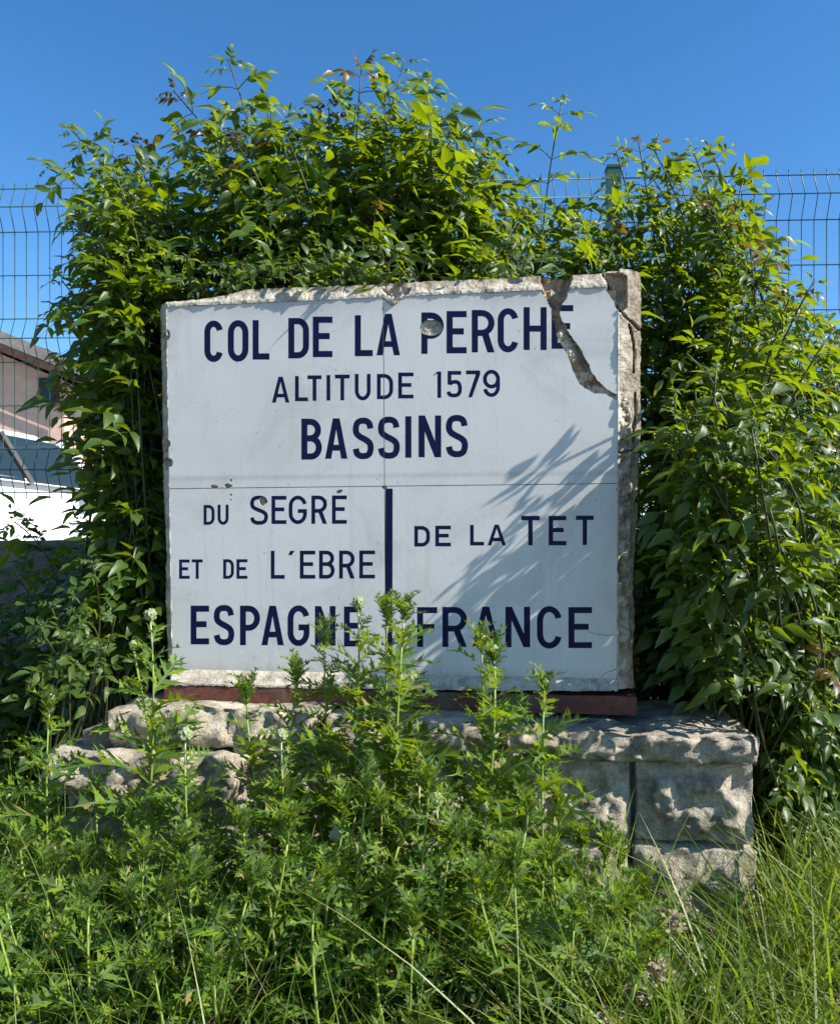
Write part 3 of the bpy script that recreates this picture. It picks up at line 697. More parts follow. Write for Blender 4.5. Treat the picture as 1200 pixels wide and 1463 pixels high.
yc = -.21; yf = -.165
c1 = pz(1000, 1092, yc); c2 = pz(1000, 1207, yf)
xl, xr = pxl(62, yc)[0], pxl(1084, yc)[0]; xm = pxl(330, yc)[0]; xs2 = pxl(700, yc)[0]
zt = TOPZ - .004
# cap course (thick irregular slabs)
stone((pxl(140, yc)[0], yc + .05, zt - .105), (pxl(452, yc)[0], .30, zt + .006), (46, 30, 14), .017, 6, 2, 'cap', 'cap_stone')
stone((pxl(456, yc)[0], yc + .03, zt - .11), (pxl(716, yc)[0], .30, zt - .004), (40, 28, 14), .015, 6, 5, 'cap', 'cap_stone')
stone((pxl(720, yc)[0], yc, c1 + .002), (xr, .30, zt - .012), (54, 30, 14), .017, 6, 8, 'cap', 'cap_stone')
# lower ledge at the left
stone((xl, yc - .01, zt - .25), (pxl(345, yc)[0], .28, zt - .112), (48, 28, 16), .018, 6, 11, 'cap', 'ledge_stone')
# courses
xa = [pxl(p, yf)[0] for p in (95, 330, 560, 742, 905, 1079)]
for i in range(5):
    top = c1 - .004 if i > 0 else zt - .254
    stone((xa[i] + .004, yf, c2 + .004), (xa[i + 1] - .004, .26, top), (44, 14, 34), .006, 9, 20 + i, 'margin' if i == 4 else 'rock')
xb = [pxl(p, yf)[0] for p in (85, 280, 480, 660, 900, 1082)]
for i in range(5):
    stone((xb[i] + .004, yf - .006, -.06), (xb[i + 1] - .004, .27, c2 - .004), (40, 12, 36), .007, 9, 30 + i, 'margin' if i == 4 else 'rock')
mb = MB(); mb.box((xl + .08, yf + .03, -.05), (xr - .05, .2, zt - .07)); mb.build('mortar_core', M_wall, pl)

# ------------------------------------------------------------------ leaves: mesh library
LT = [0, .1, .25, .45, .65, .82, .93, 1]; LW = [.05, .46, .86, 1, .80, .45, .19, .01]
def leaflet(L, Wd, curl, fold, rn):
    v = []; f = []; n = 7; tw = rn.uniform(-.5, .5); wav = rn.uniform(-.06, .06)
    for i in range(n + 1):
        t = LT[i]; w = Wd * LW[i] * (1 + .08 * ((i % 2) * 2 - 1)); a = tw * t
        z = -curl * t * t * L; x = t * L; side = wav * L * math.sin(t * 5)
        for s in (1, 0, -1):
            yy, zz = s * w / 2, abs(s) * fold * w
            v.append((x, side + yy * math.cos(a) - zz * math.sin(a), z + yy * math.sin(a) + zz * math.cos(a)))
    for i in range(n):
        a = i * 3; f += [(a, a+1, a+4, a+3)[::-1], (a+1, a+2, a+5, a+4)[::-1]]
    return np.array(v), f
def compound(seed):
    rn = random.Random(seed); L = .15 * rn.uniform(.9, 1.1); V = []; Fq = []
    def put(vv, ff, M):
        n = len(V); 
        for p in vv: V.append(tuple(M @ Vector(p)))
        Fq.extend(tuple(i + n for i in a) for a in ff)
    droop = rn.uniform(.12, .55)
    def rp(t): return Vector((t * L, 0, -droop * L * t * t))
    n = 5; vv = []; 
    for i in range(n + 1):
        p = rp(i / n); r = .0022 * (1 - .6 * i / n); vv += [p + Vector((0, r, 0)), p + Vector((0, -r, 0)), p + Vector((0, 0, -r * 1.3))]
    ff = []
    for i in range(n):
        for j in range(3): ff.append((i*3+j, (i+1)*3+j, (i+1)*3+(j+1)%3, i*3+(j+1)%3))
    put(vv, ff, Matrix.Identity(4))
    np_ = rn.choice([2, 2, 3])
    for k in range(np_):
        t = .38 + .5 * k / max(1, np_ - .2)
        for s in (-1, 1):
            l, ff = leaflet(rn.uniform(.060, .084) * (1 - .1 * abs(k - 1)), rn.uniform(.026, .037), rn.uniform(.15, .7), rn.uniform(.05, .35), rn)
            M = Matrix.Translation(rp(t)) @ Matrix.Rotation(s * R(rn.uniform(48, 74)), 4, 'Z') @ Matrix.Rotation(R(rn.uniform(-12, 30)), 4, 'Y') @ Matrix.Rotation(R(rn.uniform(-28, 28)), 4, 'X')
            put(l, ff, M)
    l, ff = leaflet(rn.uniform(.066, .088), rn.uniform(.028, .039), rn.uniform(.2, .7), rn.uniform(.05, .3), rn)
    put(l, ff, Matrix.Translation(rp(1)) @ Matrix.Rotation(R(rn.uniform(-12, 12)), 4, 'Z') @ Matrix.Rotation(R(droop * 55), 4, 'Y'))
    return V, Fq
def lib(builder, n, m):
    out = []
    for i in range(n):
        v, f = builder(i); me = mesh('leaf', v, f, True); me.materials.append(m); out.append((me, np.array([tuple(q) for q in v]), f))
    return out
ELD = lib(lambda i: compound(i), 10, M_leaf); BRZ = lib(lambda i: compound(50 + i), 4, M_bronze)

def frame(d, up):
    x = d.normalized(); z = (up - x * up.dot(x))
    if z.length < 1e-4: z = x.orthogonal()
    z.normalize(); y = z.cross(x); return Matrix((x, y, z)).transposed().to_4x4()
def join(name, items, mats, parent, base):
    """items: (variant(me, verts, faces), matrix, material index) joined into one mesh"""
    Vs = []; Fs = []; Ms = []; off = 0; inv = Matrix.Translation(-base)
    for (me, v, f), M, mi in items:
        A = np.array(inv @ M); Vs.append(v @ A[:3, :3].T + A[:3, 3]); Fs.extend(tuple(i + off for i in q) for q in f); Ms.extend([mi] * len(f)); off += len(v)
    me = bpy.data.meshes.new(name); me.from_pydata(np.concatenate(Vs).tolist(), [], Fs); me.polygons.foreach_set('use_smooth', [True] * len(Fs))
    for m in mats: me.materials.append(m)
    me.polygons.foreach_set('material_index', Ms); me.update()
    return link(name, me, None, parent)
def project(p): return (CX + F * p.x / p.y, CY - F * (p.z - EYE) / p.y)

def bez(a, b, c, d, n):
    return [a * (1-t)**3 + b * 3*t*(1-t)**2 + c * 3*t*t*(1-t) + d * t**3 for t in [i / n for i in range(n + 1)]]
def sign_w(p): return (p - SC).dot(nrm)       # distance in front of the sign plane
def blocked(p):
    """keep leaves and shoots out of the sign, the plinth and the wall"""
    q = p - SC; u, v, w = q.dot(ur), q.dot(vr), q.dot(nrm)
    if -HW - .05 < u < HW + .07 and -.72 < v < HH + .035 and -.2 < w: return True
    if -HW - .38 < u < HW + .44 and v < -.60 and -.42 < w < .25: return True
    if p.y > YW - .03 + math.tan(FENCE_A) * p.x and p.z < WALL_TOP + .06: return True
    return False
LITSHADE = [([(884,575),(800,625),(735,680),(680,770),(630,850),(585,965),(890,975),(890,575)], .78), ([(236,440),(335,425),(300,455),(236,520)], .5), ([(400,430),(530,415),(470,455),(375,505)], .5)]
def shades(p):
    """chance of keeping a leaf, from where its shadow falls (the shrub lets sun through to the sign)"""
    w = sign_w(p)
    if w <= 0: return 1
    if w > .21:                                   # the plinth's front face stands .2 m before the sign
        d = p - SUN * ((w - .2) / SUN.dot(nrm)) - SC; u, v = d.dot(ur), d.dot(vr)
        if -HW - .25 < u < HW + .36 and -1.3 < v < -.64: return .06
    q = p - SUN * (w / SUN.dot(nrm)); d = q - SC; u, v = d.dot(ur), d.dot(vr)
    if abs(u) < HW + .06 and abs(v) < HH + .05:
        x, y = project(q)
        for poly, k in LITSHADE:
            if inside((x, y), poly): return k
        return .0
    return 1
def shrub(name, label, base, bases, tips, npick=300):
    root = empty(name, base); tag(root, label, 'shrub', 'elder shrubs round the sign')
    items = []; st = MB(); sts = []
    for (tip, tdir, leafy, scale, bronze) in tips:
        b = min(bases, key=lambda q: (Vector((q.x, q.y, 0)) - Vector((tip.x, tip.y, 0))).length + random.uniform(0, .25)) + Vector((random.uniform(-.08, .08), random.uniform(-.06, .06), 0))
        Lt = (tip - b).length
        path = bez(b, b + Vector((random.uniform(-.1, .1), random.uniform(-.05, .1), Lt * .42)), tip - tdir * Lt * .33, tip, 22)
        seg = [(path[i + 1] - path[i]).length for i in range(22)]; tot = sum(seg)
        rad = [.0024 + .0050 * (1 - i / 22) ** 1.4 * min(1.4, Lt / 1.6) for i in range(23)]
        mine = []; lost = 0; first = None
        # nodes
        pos = tot - .012; ang = random.uniform(0, PI); k = 0
        while pos > tot - leafy and pos > .15:
            acc = 0; i = 0
            while i < 21 and acc + seg[i] < pos: acc += seg[i]; i += 1
            p = path[i].lerp(path[i + 1], (pos - acc) / seg[i]); t = (path[i + 1] - path[i]).normalized()
            o1 = t.orthogonal().normalized(); o2 = t.cross(o1)
            grow = min(1, .36 + .26 * k) * scale * 1.12
            for s in (0, PI):
                a = ang + s; u = o1 * math.cos(a) + o2 * math.sin(a)
                d = (u * random.uniform(.8, 1.1) + t * (1.1 if k < 1 else .5) + Vector((.06, -.10, random.uniform(-.25, .15)))).normalized()
                up = Vector((random.uniform(-.45, .45) + .45, random.uniform(-.5, .4) - .3, random.uniform(.6, 1.1))) + t * .15
                M = Matrix.Translation(p) @ frame(d, up) @ Matrix.Scale(grow * random.uniform(.85, 1.15), 4)
                tipp = M @ Vector((.16, 0, -.03))
                if blocked(tipp) or blocked(p): lost += 1; continue
                if random.random() > min(shades(p), shades(tipp), shades(M @ Vector((.09, 0, 0)))): lost += 1; continue
                isb = bronze and k < 2
                mine.append((random.choice(BRZ if isb else ELD), M, 1 if isb else 0)); first = pos if first is None else first
            ang += PI / 2 + random.uniform(-.3, .3); pos -= (.031 + .022 * min(k, 2)) * random.uniform(.85, 1.2); k += 1
        if first is None or lost > 1.6 * len(mine): continue
        items += mine; acc = 0; cut = [path[0]]
        for i in range(22):
            if acc + seg[i] > first + .01: cut.append(path[i].lerp(path[i + 1], min(1, (first + .01 - acc) / seg[i]))); break
            acc += seg[i]; cut.append(path[i + 1])
        mb = MB(); mb.tube(cut, rad[:len(cut)], 6); sts.append(mb)
    # single leaves: the ones that show largest from the viewpoint
    order = sorted(range(len(items)), key=lambda i: (items[i][1].translation - CAMP).length); cell = {}; pick = []
    for i in order:
        c = items[i][1] @ Vector((.11, 0, 0)); x, y = project(c)
        if not (-30 < x < 1230 and -30 < y < 1490): continue
        key = (int(x / 17), int(y / 17))
        if key in cell: continue
        cell[key] = 1; pick.append(i)
    pick = set(pick[:npick])
    iv = Matrix.Translation(-Vector(base))
    for i in pick:
        (me, v, f), M, mi = items[i]
        o = link('leaf', me, None, root); o.matrix_local = iv @ M
    fo = join('foliage', [items[i] for i in range(len(items)) if i not in pick], [M_leaf, M_bronze], root, Vector(base)); fo['kind'] = 'stuff'
    for mb in sts:
        mb.v = [tuple(Vector(q) - Vector(base)) for q in mb.v]; mb.build('stem', M_stem, root, True)
    return len(items)
def sample_poly(poly):
    b = bbox(poly)
    while True:
        p = (random.uniform(b[0], b[2]), random.uniform(b[1], b[3]))
        if inside(p, poly): return p
def tipset(fixed, poly, n, depth, dirf, leafy=(.35, .6), scale=(.8, 1.05), pb=.08):
    out = []
    for (px, py, Y) in fixed:
        out.append((P(px, py, Y), dirf(px, py, Y), random.uniform(*leafy), random.uniform(*scale), random.random() < .35))
    pts = []
    for i in range(n):
        best = None; bd = -1
        for _ in range(6):
            q = sample_poly(poly); d = min([(q[0]-r[0])**2 + (q[1]-r[1])**2 for r in pts] or [1e9])
            if d > bd: bd = d; best = q
        pts.append(best); Y = depth(*best)
        out.append((P(best[0], best[1], Y), dirf(best[0], best[1], Y), random.uniform(*leafy), random.uniform(*scale), random.random() < pb))
    return out
def dv(x, y, z): return Vector((x, y, z)).normalized()
rd = random.uniform
# behind and above the sign
polyC = [(255,190),(330,150),(430,185),(505,130),(600,130),(680,200),(715,270),(790,300),(935,270),(930,380),(780,380),(560,390),(330,410),(250,400)]
fixC = [(325,82,3.0),(247,128,3.05),(375,140,3.0),(190,205,3.05),(430,165,2.95),(470,150,3.0),(517,92,3.0),(578,86,3.05),(612,112,2.95),(640,160,3.0),(690,172,2.95),(705,240,2.9),(662,205,3.0),(545,150,2.9),(803,145,2.9),(735,255,3.1),(300,180,2.95),(285,225,3),(350,190,3),(400,200,2.9)]
tC = tipset(fixC, polyC, 95, lambda x, y: rd(2.72, 3.3), lambda x, y, Y: dv((x - 520) / 900 + rd(-.25, .25), rd(-.45, .1), rd(.5, 1)), (.40, .68))
# leaves hanging forward over the top of the frame
for i in range(26):
    u = -HW + .02 + 1.15 * i / 26 + rd(-.02, .02); tp = SC + ur * u + vr * (HH + rd(.075, .15)) + nrm * rd(-.10, .07)
    tC.append((tp, dv(rd(-.3, .3), -.8, rd(-.05, .5)), .26, rd(.6, .85), False))
nC = shrub('elder_shrub', 'tallest elder shrub rising behind the top edge of the sign', (.0, 3.05, 0), [Vector((x, 3.05 + rd(-.1, .15), 0)) for x in (-.75, -.45, -.2, .05, .3, .55)], tC)
# left
polyL = [(130,245),(170,225),(250,240),(250,430),(222,440),(228,900),(140,920),(110,800),(155,720),(130,560),(115,430),(140,300)]
fixL = [(102,185,2.95),(66,238,2.9),(112,300,2.95),(105,325,2.9),(88,400,2.85),(80,440,2.85),(88,520,2.9),(95,560,2.9),(125,640,2.85),(110,745,2.95),(50,765,3.1),(150,215,3),(20,745,3.2),(135,450,2.9),(150,400,2.9)]
tL = tipset(fixL, polyL, 110, lambda x, y: rd(2.72, 3.3) if y > 420 else rd(2.65, 3.3), lambda x, y, Y: dv((x - 230) / 260 + rd(-.2, .2), rd(-.35, .2), rd(.15, .9)), (.38, .65), (.68, .9), pb=.05)
tL += tipset([], [(-90, 800), (225, 790), (228, 990), (-90, 1010)], 34, lambda x, y: rd(2.8, 3.4), lambda x, y, Y: dv(rd(-.5, .3), rd(-.4, .2), rd(.1, .8)), (.6, .9), (.65, .85), pb=0)
nL = shrub('elder_shrub', 'shaded dark elder shrub along the sign edge on the ESPAGNE side', (-1.05, 2.95, 0), [Vector((x, 2.95 + rd(-.1, .15), 0)) for x in (-1.35, -1.15, -.95, -.85)], tL)
# right
polyR = [(925,240),(1040,270),(1075,360),(1110,400),(1190,450),(1255,480),(1255,1180),(1110,1170),(1075,1040),(985,990),(960,800),(950,640),(925,560)]
fixR = [(912,200,2.95),(930,205,2.9),(990,215,2.9),(1012,210,2.95),(1062,255,2.85),(1040,300,2.8),(1070,340,2.7),(1100,358,2.4),(1165,398,2.35),(1192,470,2.3),(1060,420,2.5),(1130,420,2.4),(950,240,2.9),(880,215,3.0),(1140,1020,2.15),(1180,930,2.2),(1190,730,2.3)]
def depR(x, y):
    t = max(0, min(1, (y - 300) / 450)); e = max(0, min(1, (x - 915) / 120)); near = 2.75 - .56 * t * e + .0026 * max(0, x - 1090)
    return rd(near, near + .35 + .25 * (1 - t))
tR = tipset(fixR, polyR, 185, depR, lambda x, y, Y: dv((x - 1080) / 500 + rd(-.4, .3), rd(-.8, .0), rd(.1, .9) if y > 450 else rd(.4, 1)), (.5, .85), (.62, .86), pb=.06)
tR += tipset([], [(905, 380), (1200, 470), (1250, 600), (1250, 1050), (905, 1000)], 60, lambda x, y: rd(2.9, 3.45), lambda x, y, Y: dv(rd(-.4, .4), rd(-.4, .2), rd(.2, .9)), (.4, .6), pb=0)
tR += tipset([], [(1010, 620), (1100, 560), (1255, 600), (1255, 1190), (1100, 1190), (1020, 1000)], 110, lambda x, y: rd(2.2, 2.75) + .0012 * max(0, x - 1090), lambda x, y, Y: dv(rd(-.4, .6), rd(-.7, .0), rd(.0, .7)), (.5, .9), (.58, .82), pb=0.03)
# sprays reaching out from the right in front of the sign's edge: they throw the long shadows over FRANCE
for (px, py, Y) in [(945,470,2.22),(955,540,2.2),(960,600,2.16),(975,650,2.12),(985,700,2.1),(1000,560,2.12),(1010,640,2.05),(1040,700,2.02),(1000,760,2.05),(1060,600,2.05),(935,520,2.3),(940,580,2.3),(950,640,2.25),(955,700,2.22),(965,760,2.2),(930,620,2.34),(975,820,2.15),(945,560,2.26)]:
    tR.append((P(px + 18, py, Y), dv(rd(-.5, .1), rd(-.3, .1), rd(.3, .8)), .40, rd(.65, .85), False))
    tR.append((P(px + rd(20, 70), py + rd(-40, 30), Y - rd(.0, .06)), dv(rd(-.5, .1), rd(-.3, .1), rd(.2, .8)), .40, rd(.65, .85), False))
nR = shrub('elder_shrub', 'sunlit yellow green elder shrub along the sign edge on the FRANCE side', (1.15, 2.6, 0), [Vector((x, y, 0)) for x, y in ((.85, 2.95), (1.0, 2.8), (1.2, 2.85), (1.42, 2.8), (1.3, 2.95), (1.15, 2.7))], tR)
# young sprout by the left of the plinth
tS = [(P(px, py, Y), dv(rd(-.5, .5), -.4, .6), .22, rd(.45, .6), False) for px, py, Y in ((130,800,2.45),(70,860,2.4),(105,850,2.4),(165,880,2.38),(110,900,2.35),(60,905,2.4),(140,920,2.35))]
shrub('elder_sapling', 'small sunlit elder sapling in the dark shade left of the sign foot', (-1.2, 2.6, 0), [Vector((-1.2, 2.6, 0))], tS)
print('leaves', nC, nL, nR)

# ------------------------------------------------------------------ globe thistles
def tleaf(seed):
    rn = random.Random(900 + seed); V = []; Fq = []; n = 6; cv = rn.uniform(.2, 1.0); sw = rn.uniform(-.2, .2)
    def ctr(t): return Vector((t, sw * t * t, .2 * math.sin(t * 2.2) - cv * .45 * t * t))
    for i in range(n + 1):
        t = i / n; c = ctr(t); w = .030 * (1 - .7 * t) + .008; V += [c + Vector((0, w, .010)), c + Vector((0, 0, -.004)), c + Vector((0, -w, .010))]
    for i in range(n):
        a = i * 3; Fq += [(a+3, a+4, a+1, a), (a+4, a+5, a+2, a+1)]
    for i in range(n):
        for s in (1, -1):
            tm = (i + .5 + rn.uniform(-.12, .12)) / n; hw = .34 / n
            Lb = (.30 * math.sin(PI * min(.98, tm * .8 + .2)) + .05) * rn.uniform(.75, 1.2); fw = rn.uniform(.45, 1.0); z = rn.uniform(-.08, .16)
            w0 = .026 * (1 - .7 * tm) + .006; c0 = ctr(tm - hw) + Vector((0, s * w0, .010)); c1 = ctr(tm + hw) + Vector((0, s * w0, .010))
            base = ctr(tm) + Vector((0, s * w0, .01)); dr = Vector((Lb * fw, s * Lb, z)); tip = base + dr; nr = Vector((dr.y, -dr.x, 0)).normalized() * .032 * s
            m = base + dr * .5; m0 = m - nr; m1 = m + nr
            t0 = base + dr * .55 - nr * 2.6 - Vector((0, 0, .01)); t1 = base + dr * .78 + nr * 2.8
            k = len(V); V += [c0, c1, m0, m1, tip, t0, t1, base + dr * .3 - nr, base + dr * .36 + nr]
            q = [(k, k+2, k+3, k+1), (k+2, k+4, k+3), (k+7, k+5, k+2), (k+3, k+6, k+8)]
            Fq += q if s < 0 else [x[::-1] for x in q]
    c = ctr(1); k = len(V); V += [c + Vector((0, .014, .004)), c + Vector((0, -.014, .004)), c + Vector((.16, 0, -.05))]; Fq.append((k, k+1, k+2))
    return V, Fq
TL = lib(tleaf, 8, M_tleaf)
def head_mesh(spiky):
    import bmesh
    bm = bmesh.new(); bmesh.ops.create_icosphere(bm, subdivisions=3, radius=1)
    for i, v_ in enumerate(bm.verts):
        k = 1.0 + (.16 if (i * 7919) % 3 == 0 else -.05) * (1 if spiky else .6)
        v_.co *= k
        if not spiky: v_.co.z *= 1.25
    me = bpy.data.meshes.new('flower_head'); bm.to_mesh(me); bm.free(); me.materials.append(M_head); return me
HEAD = head_mesh(True); BUD = head_mesh(False)
def bract(seed):      # woolly spindle of young leaves at a stem tip
    rn = random.Random(seed); V = []; Fq = []
    for i in range(15):
        a = i * 2.4; r = .010; l = rn.uniform(.025, .055); o = Vector((math.cos(a), math.sin(a), 0)); s_ = Vector((-o.y, o.x, 0)) * .0032; sp = rn.uniform(.2, .95)
        k = len(V); V += [o * r * .3 - s_, o * r * .3 + s_, o * (r + l * sp * .45) + s_ * .8 + Vector((0, 0, l * .6)), o * (r + l * sp * .45) - s_ * .8 + Vector((0, 0, l * .6)), o * (r + l * sp) + Vector((0, 0, l * (1.1 - sp * .5)))]
        Fq += [(k, k+1, k+2, k+3), (k+3, k+2, k+4)]
    return V, Fq
M_tip = leafy('thistle_tip', (.06, .13, .02), (.085, .16, .03), (.16, .22, .09), .36, (.32, .52, .04), .6, spec=.25)
TIP = lib(bract, 4, M_tip)
TG = 'globe thistles massed before the plinth'
def thistle(px, py, Y, kind, label, foot=None, dens=1.0, branch=None, zbase=-.06):
    top = P(px, py, Y); lean = rd(-.05, .05) if kind != 'leaf' else rd(-.16, .16)
    bx = foot if foot is not None else top.x - lean
    if top.z < zbase + .12: return
    b = Vector((bx, Y + rd(-.02, .05), zbase)); H = top.z - zbase
    t = empty('globe_thistle', b); tag(t, label, 'thistle', TG)
    path = bez(b, b + Vector((rd(-.03, .03), 0, H * .4)), top - Vector((lean * .25 + rd(-.03, .03), 0, H * .3)), top, 12)
    loc = [p - b for p in path]
    r0 = rd(.0036, .0052); mb = MB(); mb.tube(loc[:12], [r0 * (1 - .045 * i) for i in range(12)], 7); mb.build('stem', M_tstem, t, True)
    mb = MB(); mb.tube([loc[11], loc[12]], [r0 * .54, r0 * .44], 7); mb.build('woolly_stem_top', M_wool if kind != 'leaf' else M_tstem, t, True)
    if kind in ('head', 'bud'):
        o = link('flower_head', HEAD if kind == 'head' else BUD, None, t); s = rd(.0130, .0155) if kind == 'head' else rd(.009, .012)
        o.location = loc[-1] + Vector((0, 0, s * .8)); o.scale = (s, s, s); o.rotation_euler = (rd(-.2, .2), rd(-.2, .2), rd(0, 6))
    if kind != 'head':
        o = link('leaf_tuft', random.choice(TIP)[0], None, t); o.location = loc[-1] - Vector((0, 0, .015)); o.rotation_euler = (rd(-.1, .1), rd(-.1, .1), rd(0, 6)); k = rd(.5, .95); o.scale = (k, k, k)
    nl = int(H / .027 * dens); ang = rd(0, 6)
    if kind != 'head':
        for i in range(9):
            ang += 2.4; size = rd(.045, .085); d = Vector((math.cos(ang), math.sin(ang), rd(.7, 2.6))); p = loc[12] - Vector((0, 0, .004 * i))
            o = link('leaf', random.choice(TL)[0], None, t); o.matrix_local = Matrix.Translation(p) @ frame(d, Vector((-d.x, -d.y, 1))) @ Matrix.Diagonal((size, size * .8, size, 1))
    for i in range(nl):
        f_ = 1 - (i + .35) / nl; f_ = max(.0, f_); q = f_ * 12; j = min(11, int(q)); p = loc[j].lerp(loc[j + 1], q - j); low = 1 - f_
        size = (.062 + .105 * min(1, low * H / .45)) * rd(.7, 1.3)
        if i < 3: size *= .55 + .15 * i
        ang += 2.4 + rd(-.3, .3)
        d = Vector((math.cos(ang), math.sin(ang), rd(.25, .95) * (1 - .4 * min(1, low * 1.6))))
        if b.y + p.y + d.y * size * .8 > 2.24 and b.z + p.z < .72 and d.y > 0: d.y *= .2
        M = Matrix.Translation(p) @ frame(d, Vector((rd(-.3, .3) + .4, rd(-.3, .3) - .25, 1))) @ Matrix.Diagonal((size, size * rd(.8, 1.1), size, 1))
        o = link('leaf', random.choice(TL)[0], None, t); o.matrix_local = M
    if branch:
        bt = P(branch[0], branch[1], Y) - b; st = loc[8]; mb = MB(); mb.tube(bez(st, st.lerp(bt, .3) + Vector((0, 0, -.01)), st.lerp(bt, .7), bt, 6), .0032, 6); br = mb.build('side_branch', M_tstem, t, True)
        o = link('bud', BUD, None, br); o.location = bt + Vector((0, 0, .006)); o.scale = (.009,) * 3
        for k in range(6):
            p = st.lerp(bt, .35 + .12 * k); ang += 2.4; size = rd(.05, .075); d = Vector((math.cos(ang), math.sin(ang), .5))
            o = link('leaf', random.choice(TL)[0], None, br); o.matrix_local = Matrix.Translation(p) @ frame(d, Vector((0, 0, 1))) @ Matrix.Scale(size, 4)
HERO = [
 (215,885,2.08,'head','tall globe thistle with a round pale head and side bud beside the E of ESPAGNE', (190,925)),
 (72,1003,2.05,'bud','globe thistle with a green bud before the ledge stone at the plinth end', None),
 (512,868,2.05,'head','globe thistle with round head standing over the last E of ESPAGNE', None),
 (462,912,2.1,'bud','globe thistle with leafy top before the N of ESPAGNE', None),
 (553,872,2.1,'bud','globe thistle with small bud before the navy divider bar', None),
 (578,872,2.04,'bud','globe thistle with small bud before the F of FRANCE', None),
 (687,915,2.08,'bud','globe thistle with small bud before the first A of FRANCE', None),
 (706,935,2.03,'bud','shorter globe thistle beside the one before the A of FRANCE', None),
 (778,978,2.05,'bud','globe thistle with bud before the red sill under the N of FRANCE', None),
 (352,990,2.05,'leaf','leafy globe thistle before the red sill below the letters PA of ESPAGNE', None),
 (424,965,2.08,'leaf','leafy globe thistle before the red sill below the G of ESPAGNE', None),
 (265,1057,1.95,'head','globe thistle with round head just below the left cap stone', None),
 (402,1057,1.93,'head','globe thistle with round head low before the cap stones under ESPAGNE', None),
 (624,1150,1.85,'head','short globe thistle with round head deep in the green mass below FRANCE', None),
 (480,1200,1.8,'head','shortest round headed globe thistle low in the mass below ESPAGNE', None),
 (692,1158,1.85,'bud','short globe thistle with green bud below the R of FRANCE', None)]
for h_ in HERO: thistle(h_[0], h_[1], h_[2], h_[3], h_[4], branch=h_[5])
random.seed(21)
def top_line(x):      # general top of the mass in the photo
    pts = [(-60, 1120), (60, 1100), (180, 1090), (320, 1070), (450, 1040), (560, 1010), (680, 1030), (780, 1075), (860, 1110), (930, 1160), (1000, 1330)]
    for (a, b), (c, d) in zip(pts, pts[1:]):
        if a <= x <= c: return b + (d - b) * (x - a) / (c - a)
    return 1200
for i in range(78):
    x = -40 + 980 * ((i * .618034) % 1); k = i / 78
    Y = 2.12 - .62 * k + rd(-.05, .05); y = top_line(x) + (30 + 250 * k) * rd(.45, 1.2) + rd(5, 55)
    zone = 'beyond the ESPAGNE edge of the sign' if x < 245 else 'below the ESPAGNE panel' if x < 550 else 'below the FRANCE panel' if x < 860 else 'before the end block of the plinth'
    row = 'hugging the plinth' if k < .4 else 'amid the mass' if k < .7 else 'at the outer front'
    thistle(x, y, Y, 'leaf', 'headless leafy globe thistle %s, %s' % (zone, row), dens=.72)
# basal leaves too many to count
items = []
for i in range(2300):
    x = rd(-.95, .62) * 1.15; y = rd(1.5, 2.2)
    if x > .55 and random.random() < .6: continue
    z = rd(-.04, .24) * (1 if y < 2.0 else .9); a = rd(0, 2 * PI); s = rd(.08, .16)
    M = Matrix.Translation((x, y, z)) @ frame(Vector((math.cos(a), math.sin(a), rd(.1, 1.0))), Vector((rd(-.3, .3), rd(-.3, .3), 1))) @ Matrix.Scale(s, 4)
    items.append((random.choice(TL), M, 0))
us_ = join('thistle_undergrowth', items, [M_basal_shade], None, Vector((0, 0, 0)))
tag(us_, 'dense jagged basal thistle leaves between the thistle stems', 'undergrowth', kind='stuff')

# ------------------------------------------------------------------ grass
def blades(n, region, hrange, wrange, leanr, name, m, label, sub=7):
    Vs = []; Fs = []; off = 0
    for i in range(n):
        x, y = region(); h_ = rd(*hrange); w = rd(*wrange); a = rd(0, 2 * PI); ln = rd(*leanr) * h_; dx, dy = math.cos(a), math.sin(a); b = rd(0, PI); sx, sy = math.cos(b) * w, math.sin(b) * w
        z0 = ground_z(x, y) - .01; dr = rd(.0, .55)
        for k in range(sub + 1):
            t = k / sub; r = ln * t ** 1.9; z = z0 + h_ * (t - dr * t ** 3.2); ww = (1 - t ** 1.8) * .5 + .02
            Vs += [(x + dx * r - sx * ww, y + dy * r - sy * ww, z), (x + dx * r + sx * ww, y + dy * r + sy * ww, z)]
        for k in range(sub): c = off + k * 2; Fs.append((c, c + 1, c + 3, c + 2))
        off += (sub + 1) * 2
    me = mesh(name, Vs, Fs, True); o = link(name, me, m); tag(o, label, 'grass', kind='stuff'); return o
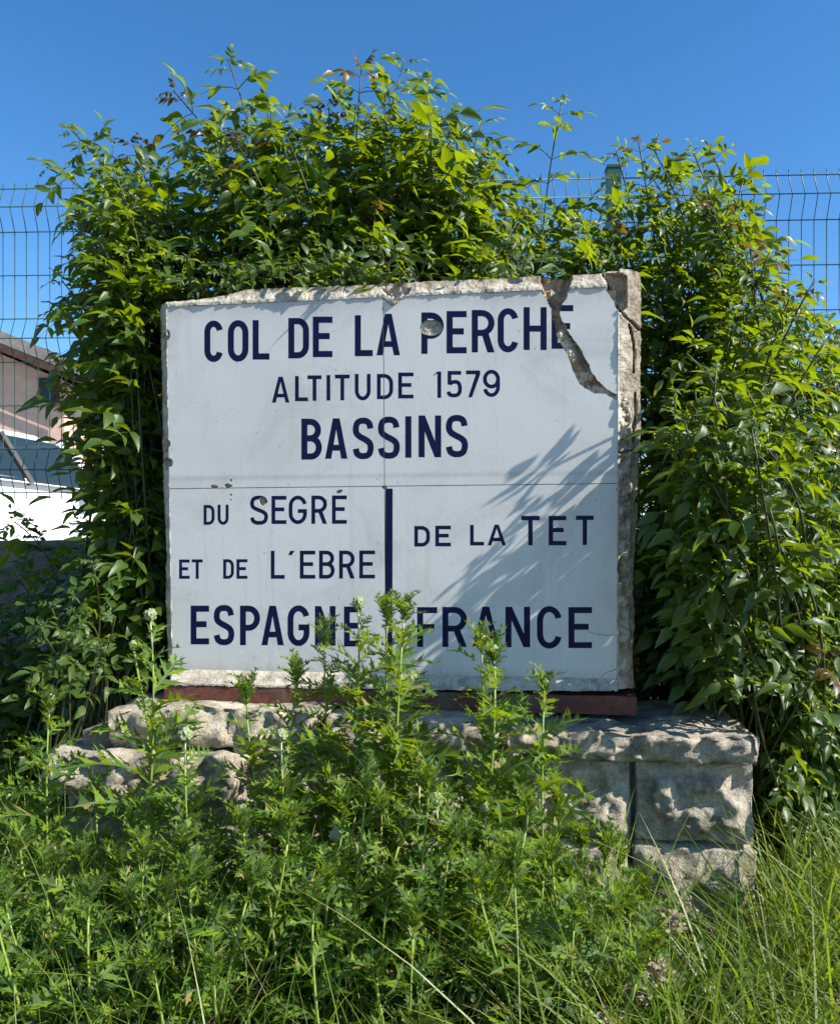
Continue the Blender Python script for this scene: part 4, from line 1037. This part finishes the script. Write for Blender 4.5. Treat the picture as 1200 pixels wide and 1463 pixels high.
def reg_right():
    while True:
        y = rd(1.25, 2.35) if random.random() < .8 else rd(1.9, 2.5); x = rd(.30, 1.35) * y / 2.0 * 1.05
        px = CX + F * x / y
        if px < 820: continue
        if px < 1100 and y > 1.78: continue
        return x, y
blades(2600, reg_right, (.25, .68), (.005, .0115), (.15, .95), 'grass', M_grass, 'long green grass leaning over at the FRANCE end of the plinth')
blades(900, reg_right, (.15, .55), (.003, .006), (.3, 1.3), 'dry_grass', M_straw, 'dry straw coloured grass stalks mixed into the long grass')
def reg_left():
    y = rd(1.5, 2.9); return (rd(-640, -430) / F * y if y > 2.2 else rd(-680, -150) / F * y), y
blades(900, reg_left, (.25, .75), (.003, .006), (.1, .8), 'grass', M_grass, 'thin grass growing by the ESPAGNE end of the plinth')
def reg_front():
    y = rd(1.2, 1.7); return rd(-600, 300) / F * y, y
blades(1100, reg_front, (.25, .6), (.003, .006), (.1, .8), 'grass', M_grass, 'grass blades coming up between the thistles')
blades(200, reg_front, (.3, .55), (.002, .004), (.2, 1.0), 'dry_grass', M_straw, 'dry stalks lying between the thistles')
# wilted pale flower clusters on bent stalks
for i, (px, py, Y, lb) in enumerate([(955,1315,1.75,'wilted pale flower cluster on a bent stalk beside the lower plinth block'),(942,1385,1.65,'wilted brown flower cluster in grass, below the one by the plinth block'),(918,1412,1.6,'small wilted brown flower cluster hanging at the thistle edge'),(872,1455,1.55,'wilted beige flower cluster low between thistles and grass')]):
    p = P(px, py, Y); b = Vector((p.x - .08, Y + .04, -.05)); t = empty('wilted_flower', b); tag(t, lb, 'flower', 'wilted flowers at the thistle edge')
    mb = MB(); mb.tube([q - b for q in bez(b, b + Vector((0, 0, p.z * .6)), p + Vector((-.02, 0, .06)), p, 9)], .002, 5); mb.build('stalk', M_straw, t, True)
    mb = MB()
    for k in range(90):
        c = Vector((random.gauss(0, .014), random.gauss(0, .012), random.gauss(-.004, .011))) + p - b; a = rd(0, 6); u = Vector((math.cos(a), math.sin(a), rd(-.6, .6))) * rd(.004, .008); w = u.orthogonal().normalized() * rd(.003, .006)
        mb.add([c - u, c + w, c + u, c - w], [(0, 1, 2, 3)])
    mb.build('flower_cluster', M_dry, t)
